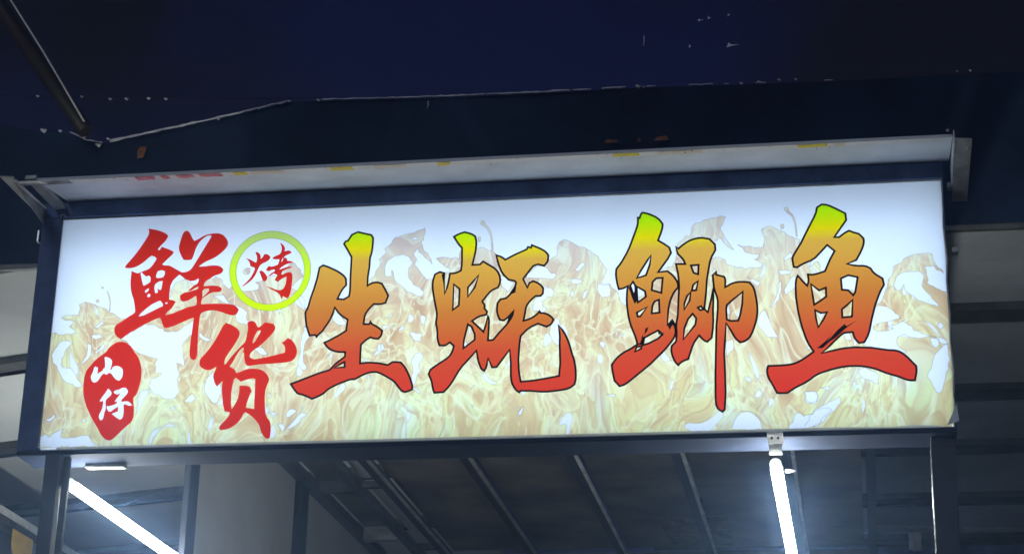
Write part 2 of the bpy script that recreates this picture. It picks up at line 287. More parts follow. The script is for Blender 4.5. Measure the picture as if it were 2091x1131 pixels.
# ---------------------------------------------------------------- the print, outlined in tenths of a millimetre on the sheet
# (x from the middle of the sheet, z from its lower edge)
GLYPHS = {
 'xian': (["-10802,7073 -10738,7057 -10501,7002 -10363,6953 -10244,6892 -10170,6843 -10125,6787 -10157,6693 -10200,6626 -10299,6519 -10382,6422 -10414,6375 -10426,6335 -10364,6324 -10304,6435 -10226,6398 -10067,6337 -9985,6298 -9897,6240 -9927,6169 -9971,6115 -10071,6024 -10183,5903 -10246,5834 -10176,5806 -10117,5797 -10046,5798 -9978,5780 -9881,5722 -9666,5596 -9602,5556 -9545,5544 -9474,5547 -9409,5562 -9350,5589 -9302,5626 -9265,5672 -9225,5737 -9158,5860 -9017,6126 -8840,6455 -8705,6711 -8731,6738 -8766,6745 -8817,6743 -8876,6720 -8944,6674 -9011,6616 -9076,6545 -9131,6458 -9173,6354 -9206,6250 -9228,6146 -9251,6061 -9289,5962 -9379,5946 -9446,5946 -9554,5960 -9624,6068 -9698,6213 -9729,6294 -9743,6358 -9744,6426 -9725,6537 -9682,6746 -9645,6856 -9613,6905 -9574,6931 -9533,6937 -9491,6922 -9453,6891 -9418,6842 -9382,6780 -9345,6705 -9309,6645 -9258,6579 -9169,6617 -9091,6661 -8994,6724 -8885,6769 -8764,6795 -8653,6809 -8551,6811 -8458,6796 -8375,6765 -8299,6711 -8232,6634 -8184,6558 -8154,6483 -8148,6414 -8168,6352 -8225,6271 -8319,6170 -8414,6085 -8510,6015 -8607,5962 -8755,5905 -8843,5862 -8916,5815 -9045,5717 -8938,5712 -8832,5718 -8691,5733 -8569,5736 -8467,5728 -8384,5707 -8321,5673 -8276,5634 -8234,5570 -8265,5493 -8304,5456 -8393,5422 -8482,5401 -8541,5372 -8598,5329 -8656,5292 -8714,5261 -8764,5223 -8805,5179 -8826,5131 -8829,5054 -8688,5060 -8537,5067 -8446,5060 -8363,5042 -8300,5012 -8235,4947 -8268,4853 -8388,4841 -8510,4846 -8579,4830 -8666,4778 -8781,4700 -8832,4665 -8854,4624 -8864,4567 -8867,4519 -8863,4463 -8722,4470 -8440,4468 -8116,4447 -7888,4423 -7786,4393 -7733,4350 -7689,4306 -7639,4236 -7677,4136 -7718,4091 -7777,4066 -7846,4064 -7928,4083 -8031,4118 -8217,4192 -8371,4238 -8473,4252 -8573,4250 -8663,4238 -8742,4216 -8802,4191 -8844,4161 -8869,4090 -8879,3922 -8885,3595 -8874,3268 -8858,2994 -8859,2852 -8873,2751 -8899,2688 -8956,2651 -9018,2677 -9054,2712 -9084,2763 -9103,2830 -9113,2952 -9108,3276 -9086,3602 -9073,3929 -9057,4031 -9170,4004 -9256,3973 -9402,3908 -9674,3787 -9866,3732 -9952,3725 -9994,3747 -10028,3789 -10067,3883 -10105,3977 -10130,4024 -10164,4072 -10297,4030 -10410,3983 -10614,3882 -10923,3709 -11125,3593 -11220,3526 -11276,3471 -11319,3436 -11362,3416 -11427,3450 -11474,3482 -11524,3525 -11564,3583 -11591,3656 -11605,3723 -11605,3785 -11591,3836 -11565,3876 -11503,3925 -11358,4013 -11207,4131 -11047,4224 -10991,4274 -10984,4311 -10989,4371 -11016,4496 -11053,4653 -11085,4748 -11126,4833 -11160,4928 -11188,5033 -11210,5149 -11230,5338 -11225,5547 -11228,5665 -11163,5629 -11067,5587 -11015,5576 -10974,5583 -10929,5599 -10880,5624 -10806,5653 -10706,5684 -10634,5729 -10564,5814 -10497,5921 -10466,5978 -10441,6040 -10492,6090 -10535,6116 -10615,6144 -10711,6073 -10810,5976 -10882,5918 -10998,5840 -11101,5791 -11171,5769 -11242,5757 -11319,5755 -11444,5767 -11448,5814 -11422,5866 -11340,5973 -11192,6156 -11011,6424 -10868,6672 -10790,6828 -10766,6906 -10771,6960 -10780,7008"],
  ["-10921,5543 -10888,5450 -10844,5280 -10790,5145 -10692,5191 -10577,5270 -10582,5416 -10637,5481 -10737,5456 -10826,5531 -10894,5609","-10362,5617 -10242,5645 -10137,5607 -10127,5502 -10180,5400 -10342,5385 -10405,5409 -10402,5513","-10368,5219 -10291,5271 -10177,5283 -10188,5129 -10204,4984 -10267,4999 -10324,5051 -10299,4904 -10387,4887 -10427,5055 -10413,5180","-10733,4963 -10677,5023 -10599,5062 -10612,4979 -10687,4907","-10636,4793 -10603,4883 -10539,4851 -10540,4777 -10613,4763","-10861,4139 -10789,4239 -10658,4367 -10468,4517 -10273,4613 -10193,4630 -10103,4523 -10096,4453 -10253,4384 -10486,4269 -10681,4173","-10043,4542 -9985,4573 -9942,4546 -10000,4511","-9648,5474 -9569,5417 -9438,5307 -9270,5238 -9109,5260 -9053,5312 -9003,5298 -9029,5165 -9175,5067 -9325,4928 -9243,4917 -9004,5061 -8997,4977 -9124,4941 -9282,4893 -9442,4871 -9577,4780 -9543,4626 -9457,4569 -9298,4604 -9144,4693 -9047,4751 -9014,4585 -9023,4453 -9081,4422 -9280,4389 -9515,4295 -9750,4200 -9997,4148 -9936,4249 -9805,4367 -9734,4489 -9693,4578 -9787,4635 -9911,4653 -9918,4827 -9910,5118 -9843,5282 -9750,5382","-8858,4910 -8782,4969 -8661,4976 -8643,4901 -8728,4801 -8841,4694"]),
 'huo': (["-8030,3820 -7975,3810 -7906,3783 -7804,3735 -7715,3680 -7638,3617 -7588,3562 -7563,3516 -7555,3461 -7562,3397 -7586,3325 -7644,3205 -7754,3009 -7882,2814 -7945,2694 -7968,2613 -7975,2492 -7928,2483 -7845,2621 -7777,2715 -7654,2860 -7490,3054 -7410,3127 -7373,3171 -7353,3211 -7337,3285 -7322,3448 -7305,3584 -7310,3675 -7342,3813 -7282,3844 -7240,3856 -7196,3860 -7150,3847 -7103,3818 -7064,3771 -7033,3706 -7008,3664 -6979,3636 -6915,3674 -6864,3715 -6777,3800 -6650,3770 -6505,3739 -6451,3647 -6438,3589 -6449,3535 -6487,3468 -6586,3349 -6751,3173 -6876,3056 -6969,2982 -7071,2913 -7138,2857 -7170,2812 -7184,2763 -7178,2682 -7082,2630 -7010,2619 -6891,2636 -6611,2681 -6332,2744 -6088,2797 -6082,2899 -6090,2961 -6112,3016 -6144,3064 -6209,3126 -6137,3158 -6092,3193 -6030,3264 -5935,3223 -5874,3174 -5817,3103 -5767,3022 -5726,2930 -5707,2840 -5711,2750 -5732,2670 -5772,2599 -5825,2547 -5894,2513 -5989,2491 -6173,2476 -6455,2460 -6737,2458 -7019,2432 -7163,2409 -7235,2419 -7282,2453 -7317,2515 -7342,2606 -7359,2697 -7374,2833 -7422,2853 -7398,2892 -7392,2933 -7398,3015 -7462,2976 -7515,2915 -7579,2817 -7634,2715 -7680,2608 -7726,2520 -7798,2414 -7659,2328 -7603,2273 -7576,2191 -7465,2223 -7310,2294 -7197,2319 -7073,2322 -6948,2311 -6823,2285 -6718,2235 -6633,2161 -6570,2078 -6529,1988 -6519,1916 -6554,1837 -6598,1718 -6616,1612 -6623,1412 -6586,1021 -6547,848 -6502,754 -6436,682 -6392,589 -6370,474 -6363,347 -6375,137 -6452,94 -6534,143 -6591,208 -6650,306 -6694,404 -6724,501 -6769,586 -6861,694 -6974,803 -7057,867 -7195,950 -7244,899 -7279,838 -7317,751 -7372,668 -7446,591 -7533,523 -7634,464 -7746,428 -7929,406 -7986,461 -7972,526 -7928,587 -7850,664 -7778,746 -7715,832 -7686,898 -7696,965 -7850,994 -7922,1237 -7978,1595 -7992,1783 -7992,1877 -7978,1971 -8060,1884 -8141,1786 -8193,1836 -8224,1889 -8265,1997 -8294,2106 -8291,2178 -8251,2285 -8209,2427 -8298,2371 -8354,2341 -8406,2319 -8463,2314 -8526,2325 -8600,2354 -8684,2402 -8738,2458 -8761,2522 -8768,2586 -8759,2649 -8716,2724 -8600,2856 -8454,3051 -8328,3265 -8189,3552 -8132,3687 -8092,3754"],
  ["-6901,3542 -6996,3527 -7084,3348 -7126,3186 -7122,3132 -7054,3184 -6976,3345 -6897,3487","-7625,1995 -7576,2048 -7407,1917 -7269,1966 -7060,2013 -6959,1992 -6945,1635 -6937,1279 -6927,1038 -7063,1070 -7187,1081 -7164,1251 -7094,1497 -7041,1602 -7112,1747 -7256,1787 -7440,1793 -7435,1579 -7465,1366 -7547,1191 -7632,1051 -7667,1230 -7683,1586 -7651,1871"]),
 'kao': (["-7547,5928 -7462,5903 -7406,5881 -7324,5836 -7200,5768 -7180,5839 -7177,5897 -7186,5966 -7205,6028 -7251,6112 -7222,6121 -7188,6113 -7140,6090 -7104,6058 -7078,6016 -7064,5967 -7058,5885 -7015,5924 -6990,5963 -6955,6039 -6886,6040 -6842,6026 -6801,5997 -6772,5965 -6749,5913 -6784,5853 -6821,5817 -6872,5785 -6923,5760 -6974,5741 -7021,5709 -7064,5663 -7097,5610 -7130,5520 -7168,5409 -7205,5332 -7255,5253 -7311,5187 -7404,5110 -7529,5020 -7593,4987 -7575,5023 -7542,5061 -7459,5139 -7368,5247 -7317,5327 -7257,5457 -7221,5578 -7257,5610 -7296,5629 -7377,5653 -7393,5735 -7413,5787 -7443,5836 -7480,5878","-7082,5471 -7024,5502 -6973,5479 -6934,5450 -6892,5408 -6852,5355 -6797,5261 -6812,5201 -6833,5168 -6879,5129 -6931,5158 -6960,5196 -6995,5283 -7042,5394","-6478,6394 -6427,6371 -6392,6345 -6357,6310 -6327,6264 -6292,6180 -6327,6105 -6269,6119 -6223,6124 -6144,6124 -6073,6048 -6150,6010 -6236,5977 -6279,5948 -6321,5894 -6265,5886 -6236,5874 -6205,5849 -6215,5794 -6115,5780 -6061,5763 -5995,5725 -6104,5703 -6201,5680 -6258,5657 -6334,5609 -6391,5571 -6415,5544 -6432,5504 -6278,5558 -6172,5590 -6107,5594 -6017,5574 -6094,5545 -6190,5518 -6253,5493 -6344,5446 -6364,5339 -6328,5337 -6297,5349 -6260,5375 -6202,5394 -6085,5414 -6016,5351 -6004,5249 -6001,5161 -6007,5000 -6016,4838 -6029,4751 -6057,4651 -6088,4559 -6133,4560 -6179,4579 -6270,4633 -6274,4566 -6317,4554 -6352,4636 -6381,4684 -6417,4726 -6468,4765 -6570,4820 -6706,4898 -6830,4984 -6655,4917 -6534,4862 -6463,4839 -6404,4830 -6349,4834 -6298,4853 -6258,4892 -6229,4951 -6210,5014 -6197,5115 -6194,5264 -6251,5246 -6293,5227 -6337,5202 -6384,5167 -6458,5099 -6567,5171 -6532,5237 -6486,5330 -6608,5389 -6683,5331 -6734,5300 -6810,5262 -6737,5351 -6681,5399 -6587,5456 -6577,5510 -6646,5513 -6695,5502 -6771,5464 -6866,5501 -6831,5577 -6811,5612 -6783,5641 -6722,5618 -6676,5616 -6598,5634 -6496,5670 -6471,5751 -6461,5795 -6455,5846 -6560,5850 -6666,5863 -6683,5910 -6594,5961 -6488,6003 -6441,6039 -6418,6082 -6406,6130 -6405,6185 -6412,6240 -6426,6296 -6445,6341"],
  ["-6395,5742 -6376,5842 -6333,5909 -6342,5813"]),
 'seal': (["-11527,3300 -11467,3323 -11407,3331 -11337,3329 -11259,3315 -11187,3292 -11122,3259 -11061,3214 -11001,3158 -10949,3090 -10903,3011 -10851,2940 -10791,2876 -10738,2797 -10691,2703 -10650,2594 -10616,2470 -10594,2339 -10586,2201 -10590,2079 -10614,1919 -10645,1760 -10668,1673 -10692,1606 -10722,1561 -10758,1539 -10775,1498 -10771,1407 -10727,1163 -10714,981 -10723,876 -10750,786 -10798,712 -10904,625 -11056,479 -11207,318 -11311,219 -11376,183 -11436,178 -11502,194 -11574,234 -11636,284 -11688,345 -11741,422 -11823,560 -11949,744 -12093,960 -12243,1237 -12345,1484 -12389,1622 -12411,1737 -12433,1945 -12426,2175 -12410,2305 -12383,2412 -12341,2495 -12258,2585 -12156,2721 -12079,2799 -11950,2900 -11842,2977 -11787,3037 -11747,3106 -11699,3166 -11642,3218 -11585,3263"],
  []),
 'shan': (["-11837,2849 -11768,2847 -11716,2831 -11659,2802 -11616,2769 -11587,2734 -11573,2678 -11577,2602 -11587,2533 -11612,2441 -11579,2415 -11542,2502 -11503,2536 -11450,2547 -11392,2545 -11329,2530 -11273,2499 -11222,2451 -11196,2397 -11191,2305 -11195,2201 -11219,2142 -11285,2068 -11368,2094 -11421,2132 -11499,2222 -11552,2293 -11589,2321 -11628,2330 -11666,2317 -11718,2266 -11801,2324 -11864,2268 -11901,2216 -11933,2148 -11973,2092 -12023,2047 -12075,2033 -12130,2050 -12175,2098 -12209,2176 -12213,2245 -12185,2306 -12163,2374 -12140,2489 -12116,2556 -12020,2516 -12012,2435 -12010,2382 -12014,2306 -11943,2359 -11866,2403 -11841,2433 -11841,2479 -11787,2493 -11792,2620 -11805,2709"],
  []),
 'zai': (["-11614,1834 -11520,1735 -11491,1679 -11497,1634 -11539,1578 -11617,1512 -11657,1452 -11659,1399 -11652,1326 -11635,1235 -11637,1151 -11657,1076 -11672,993 -11681,903 -11704,847 -11758,814 -11809,872 -11827,922 -11829,983 -11812,1043 -11776,1102 -11752,1177 -11738,1268 -11732,1344 -11737,1435 -11857,1414 -11814,1511 -11773,1581 -11692,1693","-11433,1700 -11403,1745 -11359,1765 -11291,1775 -11236,1797 -11193,1829 -11141,1842 -11080,1837 -11030,1813 -10992,1769 -10974,1725 -10976,1679 -11003,1626 -11081,1537 -11144,1471 -11159,1433 -11143,1387 -11042,1403 -10985,1405 -10939,1399 -10884,1365 -10788,1271 -10874,1257 -10930,1269 -10987,1301 -11029,1311 -11074,1294 -11054,1157 -11049,1055 -11054,942 -11075,869 -11134,818 -11231,873 -11304,923 -11427,1017 -11325,1059 -11236,1087 -11236,1238 -11323,1195 -11380,1155 -11436,1104 -11483,1083 -11522,1091 -11555,1119 -11583,1165 -11600,1207 -11610,1264 -11514,1268 -11438,1285 -11350,1316 -11298,1350 -11276,1406 -11373,1394 -11320,1484 -11240,1603 -11200,1663 -11300,1632 -11358,1641"],
  []),
 'sheng': (["-3998,6643 -3808,6586 -3576,6523 -3506,6424 -3508,6159 -3528,5942 -3545,5850 -3566,5812 -3576,5713 -3575,5476 -3610,5163 -3610,4860 -3527,4920 -3455,4947 -3368,4961 -3284,4954 -3162,4910 -3037,4697 -2943,4511 -3017,4281 -3147,4247 -3240,4241 -3390,4254 -3532,4094 -3619,3962 -3653,3844 -3668,3625 -3498,3613 -3463,3705 -3419,3626 -3258,3531 -3172,3471 -3075,3382 -3095,3268 -3123,3205 -3187,3131 -3299,3142 -3362,3157 -3438,3191 -3546,3125 -3616,3070 -3715,2970 -3720,2690 -3714,2375 -3515,2395 -3374,2393 -3150,2367 -2861,2297 -2708,2393 -2461,2369 -2344,2233 -2272,2117 -2171,1907 -2096,1697 -2074,1597 -2081,1503 -2273,1424 -2397,1463 -2526,1617 -2605,1732 -2694,1810 -2884,1929 -3073,2037 -3186,2079 -3285,2089 -3395,2078 -3517,2044 -3650,1987 -3866,1869 -3941,1883 -4063,1853 -4354,1748 -4589,1635 -4697,1562 -4755,1494 -4844,1430 -4964,1370 -5055,1332 -5146,1304 -5319,1389 -5433,1434 -5604,1484 -5705,1601 -5763,1678 -5838,1794 -5555,1897 -5263,2004 -4970,2112 -4652,2198 -4530,2338 -4417,2440 -4202,2605 -4200,2747 -4395,2754 -4517,2780 -4632,2827 -4716,2877 -4769,2930 -4813,2985 -4867,3072 -4682,3157 -4415,3302 -4207,3433 -4193,3628 -4176,3782 -4363,3905 -4469,4006 -4599,4186 -4653,3981 -4702,3847 -4758,3739 -4879,3550 -4930,3455 -4977,3402 -5037,3358 -5079,3317 -5113,3260 -5167,3329 -5342,3309 -5401,3466 -5456,3623 -5487,3772 -5523,4065 -5466,4180 -5432,4289 -5388,4503 -5284,4864 -5211,5176 -5160,5516 -5047,5591 -4866,5520 -4605,5388 -4448,5283 -4371,5214 -4297,5113 -4276,4903 -4365,4808 -4429,4700 -4529,4469 -4327,4446 -4181,4534 -4160,4631 -4155,4780 -4162,5134 -4163,5817 -4286,6034 -4425,6263 -4379,6346 -4304,6364 -4187,6561"],
  ["-4521,2259 -4363,2356 -4194,2442 -4184,2269"]),
 'hao': (["-654,6488 -500,6442 -414,6404 -310,6334 -273,6186 -267,6061 -285,5832 -369,5404 -138,5409 -45,5507 112,5399 295,5285 387,5195 450,5092 488,4983 503,4870 494,4770 444,4640 284,4571 197,4506 93,4378 -31,4208 43,4105 47,3981 131,3878 100,3780 -70,3749 -176,3703 -323,3597 -141,3417 30,3248 95,3458 148,3753 183,3677 194,3578 193,3355 180,2971 331,2981 505,3196 735,3459 855,3640 905,3746 938,3882 817,3731 742,3654 637,3576 518,3601 469,3707 443,3786 424,3873 419,3973 433,4140 525,4262 691,4290 795,4391 859,4473 916,4571 955,4657 988,4768 939,4831 748,4878 601,5035 520,5165 456,5319 406,5470 354,5693 492,5637 562,5596 636,5529 920,5679 1289,5840 1321,5915 1418,5885 1440,5970 1681,5858 1826,5769 1896,5706 1962,5608 1937,5408 1834,5276 1643,5334 1501,5290 1362,5105 1200,4885 1334,4604 1393,4752 1511,4807 1654,4738 1732,4676 1823,4560 1812,4386 1733,4314 1591,4320 1469,4212 1400,4134 1342,4050 1306,3958 1285,3810 1243,3554 1391,3593 1487,3635 1580,3694 1649,3753 1718,3843 1743,3783 1867,3767 1950,3736 2033,3683 2093,3631 2147,3555 2079,3410 1939,3332 1679,3440 1469,3344 1341,3252 1168,3074 1136,2830 1114,2342 1131,2050 1153,1876 1200,1646 1573,1673 1991,1732 2338,1793 2365,2204 2337,2788 2341,3008 2329,3156 2291,3378 2416,3226 2494,3101 2566,2951 2626,2790 2700,2532 2791,2238 2828,2031 2842,1813 2838,1657 2805,1514 2685,1417 2564,1372 2322,1337 2009,1310 1800,1314 1486,1352 1206,1361 1161,1314 1072,1378 1012,1455 951,1565 913,1681 891,1863 882,2252 839,2644 666,2406 462,2120 321,2115 196,2397 166,2197 139,2100 89,2010 -8,2086 -84,2272 -124,2414 -166,2654 -372,2416 -577,2184 -690,2023 -824,1772 -924,1611 -998,1516 -1117,1392 -1400,1377 -1439,1469 -1463,1561 -1484,1683 -1521,1800 -1598,1967 -1547,2112 -1315,2276 -1072,2433 -968,2528 -924,2612 -891,2697 -860,2825 -983,2943 -1122,2849 -1299,2855 -1350,2994 -1373,3133 -1385,3319 -1404,3450 -1431,3526 -1435,3625 -1415,3749 -1418,3874 -1453,4063 -1541,4467 -1573,4657 -1584,4777 -1583,4891 -1567,4998 -1518,5148 -1376,5218 -1229,5171 -1231,4959 -1195,4504 -1131,4709 -1097,4871 -1059,5154 -933,5156 -849,5176 -725,5231 -704,5390 -702,5577 -715,5978 -779,6038 -845,6131 -979,6348 -872,6409 -791,6444"],
  ["-927,4805 -739,4637 -745,4111 -932,3968","-166,5067 -274,4668 -481,4376 -490,4677 -329,4872","-453,3502 -332,3424 -229,3173 -224,3000 -571,2732 -557,3012"]),
 'ji': (["4799,6876 4947,6838 5066,6786 5207,6710 5312,6622 5417,6472 5404,6337 5368,6206 5275,5948 5443,5839 5610,5712 5664,5530 5552,5326 5329,5008 5273,4933 5551,4958 5675,4850 5751,4761 5820,4655 5858,4558 5869,4424 5774,4318 5714,4217 5658,4087 5616,3950 5574,3732 5544,3266 5682,3407 5775,3258 5786,3040 5769,2924 5728,2839 5652,2726 5487,2515 5048,2070 4610,1711 4385,1525 4266,1451 4134,1412 3980,1588 3923,1877 3895,2079 3997,2227 4079,2318 4175,2401 4278,2470 4443,2551 4652,2688 4619,2842 4573,2981 4469,3247 4406,3468 4371,3660 4343,3896 4332,4117 4340,4323 4351,4452 4371,4531 4275,4478 4206,4454 4093,4436 4047,4616 4013,4817 4005,4937 4017,5093 4121,5223 4212,5368 4323,5573 4421,5794 4546,6149 4639,6417 4667,6559 4658,6719 4714,6698 4748,6801 4769,6846","5805,5721 5877,5658 6011,5774 6111,5844 6223,5908 6349,5952 6488,5975 6620,5973 6807,5928 6971,5754 6985,5562 6875,5366 6823,5220 6779,4978 6720,4626 6694,4215 6634,3721 6737,3618 6840,4034 6882,4325 6905,4192 6907,4031 6891,3682 6895,3333 6883,3116 6842,2814 6716,2692 6635,2725 6574,2776 6473,2897 6348,2719 6279,2575 6195,2319 6151,2177 6020,2138 5946,2095 5856,2003 5782,2079 5731,2176 5677,2322 5653,2445 5662,2596 5789,2736 5810,2909 5812,3039 5802,3184 5810,3329 5848,3546 5867,3955 5892,4424 5881,4689 5858,4877 5802,5173 6079,5161 6038,5270 5983,5352 5859,5492","6999,4880 6997,4780 7233,4711 7261,4630 7266,4548 7256,4381 7421,4475 7538,4515 7662,4530 7785,4530 7969,4505 8069,4378 8118,4247 8166,3983 8190,3720 8187,3546 8164,3373 8113,3173 8033,2945 7952,2793 7869,2715 7787,2668 7665,2642 7565,2731 7499,2827 7400,3025 7267,3250 7233,2743 7200,2342 7219,1714 7227,1147 7193,614 7122,548 6989,647 6942,775 6928,1043 6933,1723 6959,2523 6977,3156 7027,3677 7031,3939 7005,4101 6952,4249 6920,4397 6902,4618 6887,4766"],
  ["5062,5478 5023,5170 4911,4847 4633,4770 4772,5032 4967,5351","4438,4541 4522,4668 4594,4534 4617,4061 4578,4004 4495,4243","4633,4503 4883,4346 4911,4168 4662,3989","5217,4746 5411,4750 5371,4267 5216,4321 5078,4367 5106,4632","5299,4064 5314,3654 5077,3633 5094,3867 5160,4011","4939,3843 4634,3679 4662,3549 4745,3558","4818,2654 4856,2884 5049,2993 5269,3102 5406,2981 5268,2841 4993,2706","4581,2460 4636,2614 4774,2626 4774,2551","6245,5107 6483,5120 6463,4813 6326,4866","6461,4607 6404,4315 6266,4303 6311,4495","6238,4263 6208,4000 6041,3714 6043,3918 6127,4150","6437,3769 6536,3812 6617,3704 6508,3685","6287,3588 6396,3438 6367,3236 6008,2786 6037,3132 6149,3418","7773,4220 7750,3824 7679,3478 7622,3318 7404,3314 7285,3365 7273,3667 7291,3812 7441,3952"]),
 'yu': (["10152,6887 10272,6872 10384,6827 10600,6707 10834,6562 10853,6346 10714,6149 10491,5824 10623,5818 10746,5912 10820,5961 10921,6012 11051,5949 11208,5895 11334,5746 11342,5637 11326,5544 11287,5431 11226,5298 11099,5067 10832,4964 11008,4914 11138,4894 11283,4888 11393,4862 11508,4793 11563,4684 11645,4602 11835,4467 11869,4267 11772,4102 11704,3949 11594,3658 11473,3214 11402,2882 11343,2711 11239,2527 11083,2505 10990,2612 10948,2697 10914,2844 10654,2826 10466,2665 10224,2423 10010,2236 10298,2299 10533,2349 10703,2371 10975,2386 11440,2354 11900,2266 12092,2251 12207,2217 12307,2159 12436,2038 12673,1762 12678,1639 12664,1530 12617,1327 12472,1332 12361,1363 12173,1450 11820,1571 11517,1704 11327,1765 11148,1798 10955,1814 10748,1813 10554,1791 10280,1730 9966,1637 9795,1553 9662,1447 9504,1349 9228,1213 8990,1056 8704,1065 8580,1316 8486,1484 8445,1596 8426,1707 8428,1797 8462,1900 8828,1904 9103,1924 9260,1963 9392,2028 9538,2118 9778,2289 9647,2510 9567,2704 9460,3064 9367,3517 9315,3972 9313,4356 9331,4529 9386,4664 9524,4475 9652,4328 9687,4433 9693,4523 9678,4686 9804,4668 9929,4687 10177,4763 10336,5128 10477,5380 10271,5579 10079,5369 9915,5195 9780,5107 9619,5048 9498,4991 9377,4910 9271,4932 9236,5203 9270,5288 9337,5408 9504,5682 9729,6136 9907,6477 9976,6642 10005,6794"],
  ["9759,4380 9990,4172 10193,4249 10194,3966 10006,3832 9835,3725 9801,4010","9857,3567 10021,3465 10205,3486 10094,3265 9930,3019 9871,3330","10632,4516 10846,4610 11121,4536 11036,4074 10970,3975 10829,4139 10647,4158","10950,3841 10915,3319 10633,3302 10626,3554 10788,3689"]),
}
RING = ("-5433,5473 -5432,5326 -5447,5182 -5479,5041 -5526,4906 -5588,4778 -5664,4659 -5753,4550 -5854,4453 -5967,4368 -6088,4297 -6218,4241 -6354,4200 -6495,4175 -6638,4166 -6783,4173 -6927,4197 -7069,4236 -7207,4291 -7339,4361 -7464,4445 -7579,4541 -7684,4650 -7777,4769 -7858,4897 -7924,5033 -7975,5174 -8010,5320 -8029,5467 -8032,5615 -8019,5761 -7989,5904 -7943,6041 -7881,6172 -7805,6293 -7715,6404 -7613,6504 -7499,6590 -7376,6663 -7244,6720 -7105,6761 -6962,6786 -6816,6794 -6669,6786 -6523,6760 -6380,6719 -6241,6662 -6108,6589 -5984,6503 -5869,6404 -5765,6293 -5673,6172 -5595,6043 -5531,5906 -5482,5765 -5449,5619", "-5637,5460 -5636,5338 -5649,5217 -5675,5100 -5715,4987 -5767,4880 -5830,4780 -5905,4689 -5990,4607 -6084,4537 -6186,4477 -6295,4430 -6409,4396 -6527,4375 -6647,4367 -6769,4373 -6890,4393 -7008,4426 -7124,4472 -7234,4530 -7339,4600 -7435,4681 -7523,4771 -7601,4871 -7668,4978 -7723,5091 -7766,5209 -7795,5330 -7811,5453 -7813,5576 -7802,5698 -7777,5817 -7738,5932 -7687,6041 -7623,6142 -7548,6235 -7462,6318 -7367,6390 -7263,6450 -7153,6498 -7037,6532 -6918,6553 -6796,6560 -6673,6553 -6551,6533 -6431,6498 -6314,6451 -6203,6391 -6099,6319 -6003,6237 -5916,6144 -5839,6044 -5774,5936 -5720,5822 -5679,5704 -5651,5583")
BLOTS = ["-1314,5124 -1229,5161 -1208,4857 -1182,4529","943,4670 1000,4693 977,4459 760,4377","938,3882 873,3627 725,3474 777,3655","4856,2971 4895,3173 4983,3217 4939,3084","5544,3266 5682,3407 5775,3258 5790,3054 5698,3261 5610,3101","4383,4484 4523,4124 4617,4003 4605,4534 4550,4300 4494,4479 4438,4529","4641,2689 4801,2654 4839,2885 4817,3002 4746,2743","5269,3113 5335,2983 5433,3009 5422,2922 5269,2986","6883,4384 6921,3914 6913,4207 6958,4293","10689,3103 10749,3029 11057,3213 10683,2936 10468,2721 10229,2562 10041,2385 9874,2391 10125,2593 10287,2766 10193,2591 10474,2916"]
